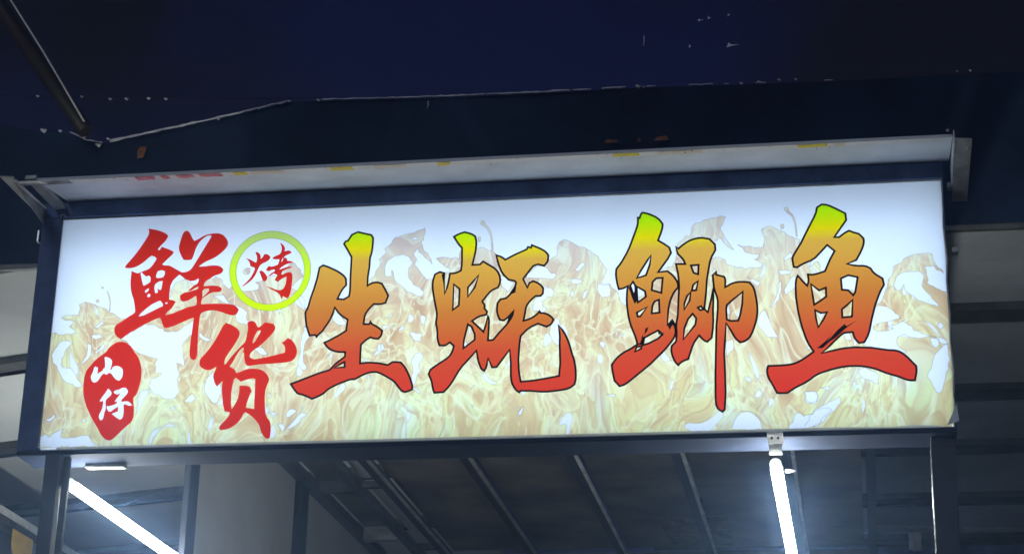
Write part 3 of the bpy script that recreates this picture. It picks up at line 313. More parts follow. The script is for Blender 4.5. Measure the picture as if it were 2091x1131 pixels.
FLAMES = ["-13604,3688 -13502,3701 -13430,3636 -13250,3615 -13147,3661 -13022,3628 -12912,3671 -12819,3650 -12909,3762 -13096,3897 -13020,3946 -12932,4046 -13099,4098 -13228,4097 -13392,4186 -13339,4212 -13210,4275 -13117,4253 -13029,4265 -12838,4252 -12794,4410 -12788,4470 -12836,4603 -12653,4679 -12527,4649 -12331,4588 -12205,4519 -12075,4472 -11936,4430 -11835,4318 -11669,4268 -11503,4131 -11407,4070 -11310,4106 -11200,4072 -11038,4109 -10908,4076 -10836,4134 -10701,4131 -10582,4194 -10462,4173 -10303,4241 -10180,4244 -10065,4361 -9977,4413 -9936,4575 -9920,4686 -9865,4814 -9887,4967 -9833,5008 -9745,5202 -9565,5271 -9481,5313 -9394,5258 -9285,5202 -9092,5073 -9049,5157 -8947,5272 -8903,5311 -8807,5401 -8655,5297 -8533,5274 -8472,5366 -8375,5296 -8324,5292 -8225,5210 -8227,5115 -8116,5026 -8083,4990 -8047,4965 -7980,4915 -7937,5013 -7850,5123 -7790,5029 -7647,4900 -7551,4835 -7308,4841 -7148,4864 -7056,4891 -7063,4970 -7050,5010 -7179,5118 -7033,5130 -6892,5201 -6772,5226 -6660,5307 -6538,5299 -6371,5397 -6237,5510 -6164,5618 -6096,5688 -5978,5708 -5934,5666 -5855,5551 -5764,5491 -5742,5375 -5660,5274 -5703,5200 -5768,5171 -5905,5041 -5959,4959 -6036,4896 -5929,4838 -5830,4773 -5729,4611 -5770,4528 -5706,4406 -5619,4247 -5366,4137 -5275,4183 -5168,4212 -5023,4232 -4920,4280 -4799,4313 -4649,4342 -4543,4374 -4462,4458 -4351,4469 -4240,4523 -4149,4505 -4002,4535 -3890,4539 -3785,4543 -3675,4620 -3605,4695 -3612,4795 -3632,4935 -3525,5078 -3416,5184 -3367,5355 -3258,5472 -3226,5648 -3294,5688 -3226,5761 -3171,5819 -3071,5916 -3127,6060 -3096,6073 -2985,6169 -2932,6203 -2894,6286 -2871,6358 -2783,6428 -2748,6399 -2658,6434 -2560,6482 -2389,6519 -2228,6537 -2083,6616 -2009,6619 -1917,6670 -1897,6684 -1871,6584 -1892,6467 -1925,6384 -1916,6285 -1984,6256 -1986,6173 -1944,6080 -1897,5925 -1775,5838 -1731,5758 -1654,5607 -1623,5483 -1707,5592 -1865,5714 -1925,5811 -2055,5903 -2081,6031 -2206,5871 -2204,5794 -2104,5655 -2147,5556 -2178,5488 -2125,5441 -2049,5345 -2006,5279 -1907,5138 -1773,4988 -1661,5002 -1562,4968 -1477,5086 -1346,5120 -1197,5205 -1089,5199 -1051,5314 -1186,5354 -1312,5474 -1400,5542 -1486,5648 -1498,5670 -1405,5686 -1294,5700 -1104,5666 -1021,5631 -910,5679 -788,5623 -789,5777 -722,5928 -732,6047 -577,6039 -502,5984 -384,6022 -169,5944 -77,5974 118,5851 189,5851 308,5770 362,5703 354,5594 359,5568 398,5546 588,5479 684,5479 803,5460 952,5482 1030,5409 1185,5449 1309,5411 1424,5396 1519,5360 1672,5382 1834,5334 1937,5368 1979,5473 2027,5489 2127,5563 2213,5585 2232,5715 2217,5846 2265,5986 2293,6034 2429,6112 2540,6067 2678,5996 2781,5924 2930,5830 3025,5841 3138,5757 3216,5722 3267,5646 3319,5617 3474,5515 3497,5426 3619,5269 3661,5172 3743,5082 3693,4967 3627,4778 3565,4684 3624,4594 3827,4627 3879,4505 4023,4402 4073,4357 4104,4227 4158,4035 4256,3959 4336,3914 4503,4006 4600,4027 4693,4169 4795,4200 4917,4305 4963,4373 5069,4524 5097,4598 5139,4731 5248,4845 5341,4984 5457,5040 5575,5094 5680,5096 5764,5257 5791,5303 5823,5477 5794,5636 5829,5688 5859,5822 6014,5935 6107,6069 6231,6038 6276,6196 6280,6307 6318,6392 6427,6466 6548,6457 6643,6547 6759,6562 6918,6614 7029,6600 7130,6657 7256,6636 7299,6620 7235,6493 7214,6393 7130,6258 7206,6105 7257,5986 7332,5844 7420,5712 7465,5646 7521,5556 7461,5582 7392,5625 7239,5779 7177,5886 7092,5978 7033,5870 6959,5853 6806,5746 6802,5660 6793,5467 6873,5301 6982,5341 7044,5330 7107,5327 7263,5247 7295,5113 7423,5058 7632,4984 7776,4993 7822,4921 8004,4980 8189,4943 8319,4978 8357,5072 8217,5174 8122,5222 8215,5255 8282,5368 8137,5384 8005,5414 7865,5465 7786,5609 7631,5712 7801,5647 7928,5643 7994,5652 8135,5588 8264,5606 8383,5577 8444,5820 8426,5950 8376,6043 8354,6174 8508,6253 8643,6260 8790,6172 8874,6117 9033,6054 9139,5925 9242,5902 9315,5853 9460,5800 9471,5681 9594,5644 9711,5562 9785,5490 9898,5416 9834,5327 9845,5231 9803,5118 9761,4985 9729,4904 9820,4982 9884,5055 9984,5090 10054,4930 10032,4861 10069,4730 10061,4618 10148,4480 10177,4405 10310,4290 10401,4248 10500,4208 10638,4215 10727,4185 10870,4139 10948,4155 11046,4049 11139,4022 11244,4015 11322,3935 11401,3864 11486,3827 11595,3755 11662,3671 11757,3750 11804,3823 11856,3969 11914,4127 11958,4192 11992,4425 12118,4564 12165,4763 12145,4810 12256,4890 12350,4916 12430,4971 12451,5052 12560,5104 12701,5166 12874,5195 13073,5200 13169,5211 13275,5175 13307,4972 13392,4815 13430,4748 13548,4678 13577,4563 13522,4626 13391,4668 13322,4793 13174,4799 13040,4787 13097,4654 13090,4549 13135,4375 13091,4284 13168,4205 13267,4175 13322,4117 13478,4038 13508,4018 13661,3965 13708,3844 13772,3754 13836,3673 13849,3543 13924,3442 13900,3332 13923,3238 13902,3131 13937,3029 13923,2909 13928,2768 13954,2652 13913,2552 13961,2449 13950,2365 13926,2220 13937,2112 13934,2022 13936,1890 13904,1822 13931,1714 13939,1582 13873,1477 13928,1349 13928,1294 13867,1202 13917,1041 13904,942 13875,836 13893,759 13889,667 13888,517 13862,431 13881,320 13885,206 13842,139 13880,17 13865,-86 13803,-83 13666,-87 13568,-124 13447,-85 13397,-113 13285,-85 13194,-105 13080,-113 13014,-98 12930,-132 12814,-95 12701,-121 12586,-98 12534,-116 12422,-141 12342,-113 12211,-130 12158,-91 12053,-136 11958,-145 11824,-137 11727,-132 11661,-92 11566,-150 11476,-146 11345,-162 11287,-130 11179,-106 11096,-156 10945,-149 10865,-181 10778,-128 10712,-131 10600,-154 10484,-159 10402,-190 10306,-133 10221,-157 10072,-149 9996,-173 9896,-186 9849,-150 9718,-179 9620,-150 9511,-186 9434,-176 9334,-174 9204,-192 9115,-158 9021,-192 8972,-168 8838,-201 8745,-200 8617,-176 8558,-192 8442,-165 8336,-224 8223,-204 8148,-200 8082,-185 7963,-175 7857,-237 7727,-211 7671,-222 7551,-178 7463,-194 7330,-236 7277,-219 7183,-228 7087,-170 6949,-205 6846,-228 6772,-222 6674,-221 6577,-166 6453,-215 6397,-219 6284,-228 6191,-211 6036,-168 5971,-221 5875,-209 5808,-234 5671,-197 5579,-179 5485,-220 5393,-205 5274,-235 5150,-186 5083,-192 4995,-213 4916,-205 4764,-232 4683,-180 4569,-205 4503,-202 4359,-207 4277,-224 4180,-181 4117,-215 3991,-190 3864,-212 3762,-212 3677,-188 3598,-217 3465,-181 3383,-216 3277,-201 3214,-201 3060,-213 2961,-177 2844,-215 2797,-193 2681,-214 2578,-204 2458,-177 2378,-212 2280,-189 2150,-226 2045,-191 1949,-181 1899,-203 1767,-192 1666,-233 1527,-180 1471,-187 1345,-191 1252,-201 1124,-231 1064,-173 969,-191 855,-181 722,-213 615,-224 546,-170 435,-190 338,-174 210,-226 156,-214 30,-173 -69,-185 -225,-172 -285,-235 -382,-200 -463,-179 -601,-176 -700,-178 -788,-238 -896,-189 -1013,-185 -1144,-166 -1201,-189 -1299,-233 -1386,-183 -1546,-188 -1627,-159 -1740,-201 -1813,-222 -1960,-181 -2045,-189 -2139,-155 -2214,-212 -2344,-207 -2482,-185 -2574,-184 -2668,-157 -2745,-217 -2890,-191 -2968,-193 -3081,-177 -3152,-165 -3312,-214 -3411,-181 -3523,-200 -3577,-170 -3698,-176 -3811,-205 -3927,-176 -4015,-204 -4116,-164 -4257,-186 -4352,-190 -4454,-177 -4504,-205 -4653,-163 -4755,-195 -4895,-173 -4953,-184 -5082,-199 -5185,-167 -5306,-196 -5374,-160 -5470,-192 -5601,-192 -5731,-176 -5841,-191 -5906,-151 -6028,-198 -6125,-185 -6259,-187 -6315,-180 -6452,-149 -6555,-202 -6710,-179 -6770,-197 -6868,-164 -6964,-153 -7098,-200 -7207,-180 -7291,-203 -7416,-148 -7530,-161 -7661,-193 -7714,-186 -7824,-202 -7921,-137 -8086,-169 -8163,-186 -8278,-194 -8361,-193 -8511,-131 -8597,-177 -8686,-178 -8778,-204 -8912,-179 -9061,-132 -9139,-179 -9242,-174 -9320,-211 -9477,-163 -9555,-141 -9670,-176 -9749,-175 -9914,-212 -10019,-149 -10124,-151 -10185,-170 -10309,-179 -10434,-207 -10548,-141 -10647,-163 -10745,-161 -10896,-185 -10982,-196 -11093,-140 -11147,-171 -11308,-153 -11412,-193 -11550,-180 -11616,-147 -11747,-171 -11858,-149 -11970,-197 -12048,-166 -12151,-158 -12297,-167 -12422,-149 -12532,-194 -12595,-155 -12731,-171 -12830,-160 -12969,-154 -13023,-187 -13172,-149 -13283,-182 -13434,-150 -13497,-161 -13591,-173 -13705,-152 -13836,-188 -13957,-143 -13909,-73 -14006,61 -13984,148 -13952,268 -14045,404 -14016,488 -14002,608 -14067,678 -14052,813 -14054,954 -14092,1048 -14097,1157 -14094,1215 -14110,1366 -14149,1507 -14142,1606 -14132,1705 -14194,1765 -14175,1925 -14163,2056 -14251,2164 -14206,2260 -14194,2326 -14293,2490 -14238,2602 -14245,2718 -14326,2825 -14270,2900 -14293,3051 -14350,3148 -14320,3279 -14338,3393 -14371,3481 -14372,3613 -14373,3694 -14265,3707 -14107,3696 -14016,3720 -13902,3662 -13714,3707"]
FLAME_GAPS = ["-11366,3416 -11263,3526 -11165,3531 -11079,3639 -10955,3652 -10848,3748 -10744,3786 -10635,3880 -10480,3834 -10367,3855 -10249,3804 -10176,3735 -10009,3702 -9986,3619 -9822,3589 -9680,3620 -9605,3582 -9419,3679 -9352,3771 -9223,3814 -9168,3868 -9063,3952 -9018,3865 -9022,3694 -9051,3536 -9079,3455 -9142,3463 -9226,3355 -9327,3240 -9358,3111 -9327,3001 -9322,2840 -9290,2729 -9245,2599 -9250,2441 -9358,2546 -9496,2582 -9448,2386 -9367,2212 -9433,2053 -9387,1841 -9368,1728 -9317,1640 -9382,1590 -9454,1472 -9578,1430 -9759,1445 -9877,1493 -9923,1560 -10139,1604 -10225,1729 -10308,1850 -10319,1901 -10268,1968 -10252,2106 -10116,2120 -9979,2202 -9941,2229 -9942,2283 -10151,2281 -10142,2489 -10198,2569 -10112,2736 -10299,2789 -10404,2812 -10630,2899 -10730,2930 -10933,3072 -11100,3251 -11160,3345",
 "-12286,3804 -12175,3887 -12069,3973 -12007,4035 -11968,3936 -12053,3900 -12125,3811 -12219,3818",
 "-12330,3578 -12149,3587 -12097,3611 -11956,3502 -12194,3436 -12293,3495",
 "-13563,2968 -13496,3131 -13400,3273 -13325,3401 -13238,3420 -13051,3424 -12996,3377 -12914,3312 -12998,3278 -13101,3138 -13143,3098 -13147,2934 -13224,2852 -13209,2732 -13207,2650 -13178,2550 -13105,2546 -12958,2529 -12843,2494 -12827,2431 -12711,2339 -12683,2212 -12586,2106 -12463,1946 -12533,1912 -12651,1890 -12800,2012 -12970,2049 -13113,2171 -13203,2315 -13308,2480 -13374,2631 -13496,2707 -13515,2810",
 "-12426,3332 -12306,3239 -12295,3174 -12296,3063 -12279,2936 -12388,2772 -12509,2678 -12577,2665 -12695,2637 -12575,2694 -12520,2734 -12437,2876 -12414,2943 -12410,3130",
 "-12176,2991 -12122,3053 -12013,3128 -11920,3301 -11849,3172 -11945,3072 -12024,3062 -12108,2981",
 "-13582,882 -13388,933 -13329,995 -13256,1068 -13244,945 -13319,887 -13373,823 -13464,847",
 "-12371,778 -12312,909 -12221,798",
 "-13634,-11 -13629,164 -13693,276 -13607,362 -13551,413 -13457,423 -13388,343 -13328,349 -13219,465 -13112,500 -12925,581 -12985,454 -12976,314 -12844,283 -12656,300 -12503,303 -12340,354 -12175,350 -12112,352 -12020,234 -11957,137 -11836,54 -11723,50 -11828,10 -11917,20 -12079,-14 -12178,28 -12295,38 -12390,20 -12525,17 -12638,-19 -12720,36 -12832,24 -12944,35 -13107,4 -13186,-12 -13309,32 -13395,21 -13545,46",
 "-9154,1321 -9052,1457 -8922,1582 -8794,1446 -8907,1289 -8991,1328",
 "-9569,1133 -9439,1207 -9484,1040",
 "-8841,3575 -8708,3414 -8600,3360 -8428,3286 -8548,3261 -8618,3247 -8749,3338 -8845,3405",
 "-8504,4708 -8342,4733 -8161,4742 -8088,4615 -7989,4516 -7860,4429 -8060,4463 -8211,4531 -8352,4639",
 "-8219,4798 -8087,4656 -8025,4531 -7866,4431 -7745,4385 -7617,4322 -7529,4283 -7472,4229 -7362,4144 -7375,4066 -7388,3937 -7347,3870 -7265,3862 -7350,3739 -7413,3767 -7479,3782 -7548,3781 -7683,3876 -7700,3952 -7748,4124 -7791,4260 -7930,4424 -8073,4596 -8110,4690",
 "-8301,2285 -8288,2194 -8210,2027 -8175,1919 -8051,1854 -8009,1709 -7981,1564 -8033,1481 -8118,1290 -8147,1258 -8243,1268 -8299,1330 -8438,1503 -8535,1662 -8542,1762 -8513,1939 -8462,2092 -8361,2180",
 "-7004,2996 -6870,2984 -6752,2942 -6720,2870 -6624,2773 -6742,2739 -6876,2783 -6933,2855 -7054,2918",
 "-5534,3601 -5351,3534 -5352,3433 -5308,3349 -5349,3250 -5435,3162 -5479,3044 -5492,2909 -5507,2729 -5495,2576 -5480,2460 -5381,2341 -5374,2273 -5426,2222 -5497,2228 -5631,2358 -5650,2468 -5628,2625 -5579,2825 -5607,2941 -5613,3118 -5582,3219 -5597,3309 -5516,3471",
 "-4647,3798 -4666,3869 -4616,3983 -4580,4080 -4494,4022 -4386,3918 -4344,3817 -4229,3700 -4256,3602 -4459,3633 -4554,3693",
 "-5840,985 -5736,1012 -5588,943 -5739,820 -5804,765 -5903,739 -5910,862 -5889,914",
 "-5722,578 -5627,687 -5553,793 -5443,889 -5275,838 -5329,764 -5451,706 -5484,590 -5620,480 -5706,429 -5812,386 -5920,394 -5832,440",
 "-6164,546 -6066,553 -6007,553 -5946,463 -5934,397 -6007,312 -6089,431",
 "-6460,927 -6375,925 -6266,904 -6171,847 -6326,832",
 "-3179,3006 -3096,2928 -3069,2866 -3077,2732 -3234,2742 -3192,2858",
 "-6463,1529 -6397,1420 -6470,1360",
 "-6435,4214 -6279,4244 -6333,4163 -6319,4018 -6374,4121",
 "-8588,1151 -8567,1085 -8623,1067",
 "-4702,2635 -4664,2679 -4628,2788 -4606,2705 -4597,2623 -4621,2533",
 "-6041,4619 -5908,4702 -5754,4648 -5633,4578 -5542,4446 -5562,4267 -5522,4139 -5678,4233 -5850,4356 -5923,4492",
 "-3088,5334 -3104,5462 -3074,5519 -3013,5666 -2920,5725 -2789,5808 -2661,5808 -2549,5842 -2380,5764 -2329,5727 -2297,5653 -2224,5568 -2258,5483 -2303,5420 -2339,5406 -2360,5316 -2351,5159 -2323,5045 -2217,4933 -2186,4843 -1989,4740 -1882,4615 -1844,4577 -1903,4434 -1945,4461 -2081,4487 -2221,4584 -2350,4608 -2477,4746 -2586,4849 -2675,4901 -2763,5000 -2803,5128 -2815,5243 -2845,5309 -2886,5331 -2868,5151 -2914,5125 -2942,5139 -2993,5125 -3090,5178 -3082,5270",
 "-2332,6364 -2141,6395 -2077,6309 -2227,6303 -2284,6336",
 "-2945,3806 -2844,3902 -2801,3904 -2768,3873 -2884,3823 -2927,3758",
 "-1895,3626 -1924,3720 -1903,3851 -1820,3832 -1750,3770 -1767,3667 -1790,3591 -1840,3533",
 "498,5009 660,4963 719,4888 832,4798 931,4767 839,4650 772,4494 665,4568 568,4670 513,4814 542,4886",
 "-867,4579 -873,4440 -844,4384 -867,4313 -929,4459",
 "-3078,3566 -2891,3548 -2913,3486 -2941,3479 -3056,3404",
 "-2829,3495 -2668,3549 -2837,3454",
 "-2596,3390 -2497,3494 -2428,3506 -2383,3480 -2474,3393 -2519,3379",
 "-2240,3299 -2136,3319 -1984,3251 -1853,3270 -1893,3097 -1851,2999 -1973,3042 -2064,3038 -2112,3093 -2143,3158",
 "-1985,2646 -1933,2650 -1868,2651 -1820,2595 -1786,2532 -1802,2460 -1824,2390 -1869,2350 -1910,2297 -1897,2172 -1846,2081 -1937,1966 -1960,1876 -1985,1721 -2050,1642 -2045,1565 -1976,1537 -1886,1487 -1815,1392 -1885,1384 -1936,1434 -2041,1521 -2099,1630 -2114,1843 -2112,1942 -2073,2060 -2098,2220 -2135,2340 -2150,2423 -2094,2484 -2040,2606",
 "-3077,2996 -2990,2860 -3006,2805 -3067,2739 -3093,2717 -3209,2636 -3352,2586 -3229,2749 -3126,2807 -3115,2859",
 "-209,1599 -179,1543 -286,1467",
 "1031,857 1090,830 1072,750",
 "1107,598 1164,732 1262,863 1316,857 1220,634 1201,638",
 "-3649,2442 -3560,2490 -3477,2538 -3458,2521 -3521,2444 -3599,2432",
 "-258,986 -179,954 -240,897",
 "-3504,1934 -3448,1975 -3403,1985 -3378,1931 -3475,1918 -3500,1898",
 "-539,2970 -448,2903 -527,2790 -568,2892",
 "1292,4889 1328,5042 1428,5105 1483,5168 1610,5274 1708,5278 1807,5268 1941,5192 1970,5115 2003,5087 2053,5020 2143,5028 2195,4991 2190,4934 2142,4887 2107,4849 1998,4848 1890,4881 1704,4894 1595,4892 1517,4903 1379,4924",
 "1790,4649 1961,4565 2042,4577 2133,4457 2154,4412 2114,4342 2080,4268 1964,4297 1916,4209 1839,4178 1791,4155 1798,4096 1811,3977 1916,3944 1890,3842 1830,3790 1788,3750 1674,3861 1542,3857 1512,3909 1525,4040 1542,4136 1565,4211 1660,4293 1740,4315 1807,4407",
 "2769,5092 2871,5225 2939,5314 2994,5349 3070,5294 3069,5261 2960,5168 2902,5066 2824,5078",
 "2651,4778 2752,4834 2847,4800 3015,4772 2978,4731 2899,4660 2808,4666 2738,4662 2702,4672 2683,4702",
 "2573,4597 2672,4591 2695,4481",
 "2668,4443 2754,4412 2739,4336 2704,4289 2707,4203 2639,4308",
 "3028,4290 3028,4348 3140,4475 3173,4427 3160,4401 3108,4259 3078,4183 2996,4194",
 "3465,4514 3466,4609 3534,4652 3593,4618 3657,4594 3791,4613 3832,4500 3852,4457 3840,4317 3842,4246 3734,4217 3683,4214 3608,4192 3521,4293 3506,4337 3439,4460",
 "4573,4358 4713,4226 4715,4150 4678,4010 4651,4168",
 "2037,3107 2047,3253 2069,3390 2178,3493 2197,3603 2284,3569 2312,3531 2343,3374 2335,3158 2366,3023 2311,2936 2336,2836 2357,2699 2184,2822 2098,2948",
 "3537,2722 3543,2790 3608,2832 3690,2761 3705,2721 3650,2610 3628,2609 3591,2658",
 "5328,2292 5444,2448 5507,2345 5583,2262 5637,2149 5677,2158 5593,2161 5492,2114 5410,2148 5363,2227",
 "4169,3017 4238,3022 4200,2896",
 "1153,669 1167,743 1237,816 1252,863 1296,863 1290,803 1254,677 1207,588",
 "3756,1184 3926,1171 4024,1146 3977,1084 3958,1086",
 "7904,4695 7999,4590 8105,4589 8179,4544 8295,4495 8207,4359 8126,4440 8030,4518 7977,4597",
 "8836,4845 8944,4834 9005,4848 9139,4810 9248,4845 9149,4725 9062,4722 8901,4701 8860,4763",
 "8998,5203 9095,5325 9209,5399 9256,5261 9089,5190 9018,5127",
 "8840,4467 8904,4498 8890,4352 8897,4198 8845,4126 8816,3928 8723,3834 8655,3719 8542,3715 8631,3773 8678,3902 8713,3941 8799,4173 8821,4306",
 "9057,4353 9118,4464 9175,4576 9292,4668 9354,4525 9328,4367 9284,4283 9186,4191 9112,4155 9025,4060 8980,4226",
 "8194,3139 8185,3314 8226,3439 8319,3582 8403,3609 8491,3401 8536,3261 8588,3150 8628,3040 8693,2899 8773,2761 8589,2778 8474,2779 8373,2917 8300,3020",
 "7337,3828 7258,3636 7284,3560 7379,3517 7373,3659",
 "7265,2690 7352,2709 7447,2753 7478,2574 7463,2428 7353,2354 7282,2206 7267,2409 7251,2548",
 "8064,947 8089,1087 8196,1214 8229,1136 8264,1085 8247,992 8167,961",
 "7372,60 7422,154 7455,257 7520,382 7654,516 7786,540 7905,528 8013,469 8124,359 8207,241 8237,86 8282,-4 8132,37 8038,-5 7943,-1 7811,8 7719,29 7610,39 7529,15",
 "9488,1111 9609,1080 9737,1087 9834,1006 9874,843 9790,770 9708,775 9598,721 9544,745 9486,862 9514,983",
 "9251,456 9349,452 9440,354 9572,403 9687,406 9756,509 9913,559 10038,588 10174,578 10243,527 10133,402 10061,374 9951,268 9882,104 9769,93 9694,19 9583,18 9457,16 9375,-20 9272,1 9206,-23 9001,12 9033,126 9127,175 9149,282 9189,393",
 "6979,5000 6898,4895 6923,4782 6874,4674 6857,4540 6872,4657 6948,4776 6947,4857",
 "9587,2434 9697,2492 9655,2342",
 "12144,4265 12194,4387 12237,4514 12388,4625 12605,4654 12766,4637 12880,4658 13014,4536 13008,4444 12991,4356 12973,4309 12945,4182 12997,4096 13068,3995 13177,3895 13218,3792 13358,3635 13391,3589 13372,3531 13292,3580 13181,3605 13096,3641 12983,3684 12909,3726 12810,3750 12721,3867 12574,3962 12522,4006 12440,4120 12434,4258 12351,4116 12261,4068 12173,4147",
 "11322,3075 11363,3184 11414,3248 11448,3406 11522,3473 11564,3598 11720,3633 11914,3594 12107,3455 12137,3385 12228,3338 12279,3214 12352,3121 12457,3064 12514,3000 12609,2962 12646,2839 12792,2803 12844,2752 12959,2712 13075,2661 13172,2645 13314,2608 13466,2570 13558,2482 13588,2440 13588,2380 13406,2416 13342,2474 13322,2523 13263,2611 13110,2647 12943,2616 12798,2588 12681,2619 12549,2624 12366,2735 12312,2700 12187,2653 12147,2493 12192,2361 12275,2288 12419,2201 12309,2140 12215,2132 12100,2101 11938,2165 11894,2203 11764,2234 11659,2318 11579,2328 11414,2397 11359,2409 11205,2448 11229,2525 11273,2674 11251,2757 11303,2841 11314,2955",
 "13322,2200 13446,2337 13578,2418 13586,2259 13590,2160 13599,2035 13637,1929 13572,1805 13570,1726 13570,1622 13498,1532 13476,1383 13463,1321 13416,1203 13373,1037 13334,952 13266,932 13198,955 13132,1102 13077,1228 13047,1319 12971,1414 12997,1544 13094,1682 13114,1754 13128,1854 13187,2018 13217,2102",
 "13313,2950 13405,3071 13518,2950 13403,2842",
 "13097,2602 13233,2580 13348,2555 13345,2376 13323,2344 13248,2279 13134,2386 13130,2454",
 "11052,1708 11206,1754 11334,1693 11503,1619 11614,1497 11576,1387 11589,1251 11443,1293 11416,1342 11292,1398 11190,1425 11147,1460 11051,1574",
 "9935,1198 10034,1202 10196,1232 10171,1094 10037,1175",
 "9464,1058 9595,1084 9729,1100 9823,1069 9871,980 9845,870 9790,711 9621,754 9522,844 9516,970",
 "10098,706 10187,772 10270,789 10389,865 10479,911 10507,715 10430,664 10340,513 10225,439 10153,365 10067,305 10021,178 9910,152 9833,37 9757,55 9587,28 9458,46 9526,171 9606,237 9595,386 9704,405 9767,545 9868,582 9986,660",
 "10649,2772 10799,2856 10858,2715 10878,2615 10779,2608 10715,2628",
 "9910,3771 9971,3665 10076,3539 10092,3406 10034,3306 10022,3180 9984,3301 9939,3420 9947,3528 9897,3643"]
FLAME_WISPS = ["11499,2968 11531,3015 11604,3069 11726,3106 11896,3126 12060,3164 12216,3218 12327,3227 12426,3173 12181,3043 12037,2998 11853,2995 12083,2921 11998,2874 11893,2853 11739,2842 11624,2854 11548,2890 11506,2928",
 "-156,6776 -148,6806 -125,6828 -95,6835 -59,6825 -35,6795 -25,6745 13,6687 78,6622 137,6526 190,6399 226,6211 258,5837 208,5839 182,6184 146,6361 92,6484 31,6578 -38,6643 -91,6686 -128,6707 -150,6737",
 "-225,6306 -153,6314 -144,6198 -156,6156 -202,6144",
 "9037,6802 9086,6842 9121,6840 9158,6810 9174,6775 9166,6733 9194,6688 9256,6640 9310,6554 9355,6430 9385,6247 9409,5882 9371,5884 9350,6196 9321,6367 9277,6502 9219,6595 9146,6647 9092,6705",
 "8922,6299 9012,6302 9022,6176 8932,6153",
 "-12164,5162 -12096,5160 -12091,5107 -12130,5108 -12148,5122",
 "-12301,4718 -12283,4737 -12227,4755 -12182,4674 -12226,4649 -12255,4650 -12283,4669 -12298,4692",
 "-11979,5018 -11947,5009 -11913,4959 -11868,4865 -11834,4772 -11812,4680 -11801,4562 -11799,4346 -11835,4347 -11835,4543 -11846,4655 -11868,4747 -11904,4850",
 "-7595,5478 -7588,5518 -7558,5558 -7511,5587 -7446,5604 -7403,5596 -7380,5561 -7370,5513 -7372,5452 -7399,5408 -7450,5383 -7499,5382 -7547,5404 -7579,5436"]

# ================================================================ ground
box('ground', (-60, 60), (-40, 80), (-0.2, 0), M['concrete'], bev=0)
tag(bpy.data.objects['ground'], kind='structure')

# ================================================================ the illuminated sign
sign = empty('illuminated_sign', (0, 0, Z0), 'large backlit white cloth sign with orange and red brush characters over printed flames', 'sign')
XL, XR = -SW / 2, SW / 2
BD = 0.15
box('sign_case_back', (-1.438, 1.372), (BD, BD + 0.012), (3.186, 4.0), M['black_steel'], sign)
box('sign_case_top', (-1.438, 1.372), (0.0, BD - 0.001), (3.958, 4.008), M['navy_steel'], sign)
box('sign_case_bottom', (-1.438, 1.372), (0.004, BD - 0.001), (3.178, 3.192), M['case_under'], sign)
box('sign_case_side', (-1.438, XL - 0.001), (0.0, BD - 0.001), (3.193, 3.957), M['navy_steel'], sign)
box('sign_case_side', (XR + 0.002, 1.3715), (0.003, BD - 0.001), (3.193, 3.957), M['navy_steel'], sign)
box('lamp_reflector', (XL + .003, XR - .003), (0.132, 0.146), (3.196, 3.954), M['white_trim'], sign)
box('reflector_edge', (XL + .004, XR - .004), (0.006, 0.131), (3.9525, 3.9565), M['white_trim'], sign, bev=0)  # unseen white liners added to spread the backlight to the cloth edges
box('reflector_edge', (XL + .004, XR - .004), (0.006, 0.131), (3.1935, 3.1955), M['white_trim'], sign, bev=0)
for x in (XL + .0005, XR - .0035):
    box('reflector_edge', (x, x + .003), (0.006, 0.131), (3.197, 3.951), M['white_trim'], sign, bev=0)

def inside(p, poly):
    x, y = p; c = False; j = len(poly) - 1
    for i in range(len(poly)):
        xi, yi = poly[i]; xj, yj = poly[j]
        if (yi > y) != (yj > y) and x < (xj - xi) * (y - yi) / (yj - yi) + xi: c = not c
        j = i
    return c
class Region:
    def __init__(s, outs, holes=()):
        s.o = [(l, min(p[0] for p in l), max(p[0] for p in l), min(p[1] for p in l), max(p[1] for p in l)) for l in outs]
        s.h = [(l, min(p[0] for p in l), max(p[0] for p in l), min(p[1] for p in l), max(p[1] for p in l)) for l in holes]
    def has(s, p):
        f = lambda q: q[1] <= p[0] <= q[2] and q[3] <= p[1] <= q[4] and inside(p, q[0])
        return any(f(q) for q in s.o) and not any(f(q) for q in s.h)
REG = {k: Region([loop(a) for a in o], [loop(a) for a in h]) for k, (o, h) in GLYPHS.items()}
ring_reg = Region([loop(RING[0])], [loop(RING[1])])
flame_reg = Region([loop(a) for a in FLAMES], [loop(a) for a in FLAME_GAPS])
wisp_reg = Region([loop(a) for a in FLAME_WISPS])
# order of the inks: the first region that holds a point prints it
LAYERS = [('shan', REG['shan']), ('zai', REG['zai']), ('seal', REG['seal'])] + [(k, REG[k]) for k in ('xian', 'huo', 'kao', 'sheng', 'hao', 'ji', 'yu')] + [('ring', ring_reg), ('wisp', wisp_reg), ('flame', flame_reg)]
# outline of the cloth: the right hand edge is pulled unevenly round the frame
edge = [(XL, 0), (XL, SH)] + [(XL + SW * i / 24, SH) for i in range(1, 24)] + [(XR, SH), (XR + .001, .66), (XR - .002, .60), (XR + .004, .50), (XR - .001, .43), (XR + .003, .33), (XR, .25), (XR + .005, .16), (XR + .001, .08), (XR + .006, .012), (XR - .012, -.006), (XR - .05, -.001), (XR - .12, .0), (XR - .18, -.003), (XR - .30, -.001)]
edge += [(XR - .3 - (SW - .3) * i / 20, 0) for i in range(1, 20)]
sheet = Region([edge])
verts, edges = [], []
def add_loop(l):
    b = len(verts); verts.extend(Vector(p) for p in l)
    edges.extend((b + i, b + (i + 1) % len(l)) for i in range(len(l)))
add_loop(edge)
for k, r in LAYERS:
    for q in r.o + r.h: add_loop(q[0])
v2, e2, f2, *_ = delaunay_2d_cdt(verts, edges, [], 0, 1e-6, True)
tris = {}
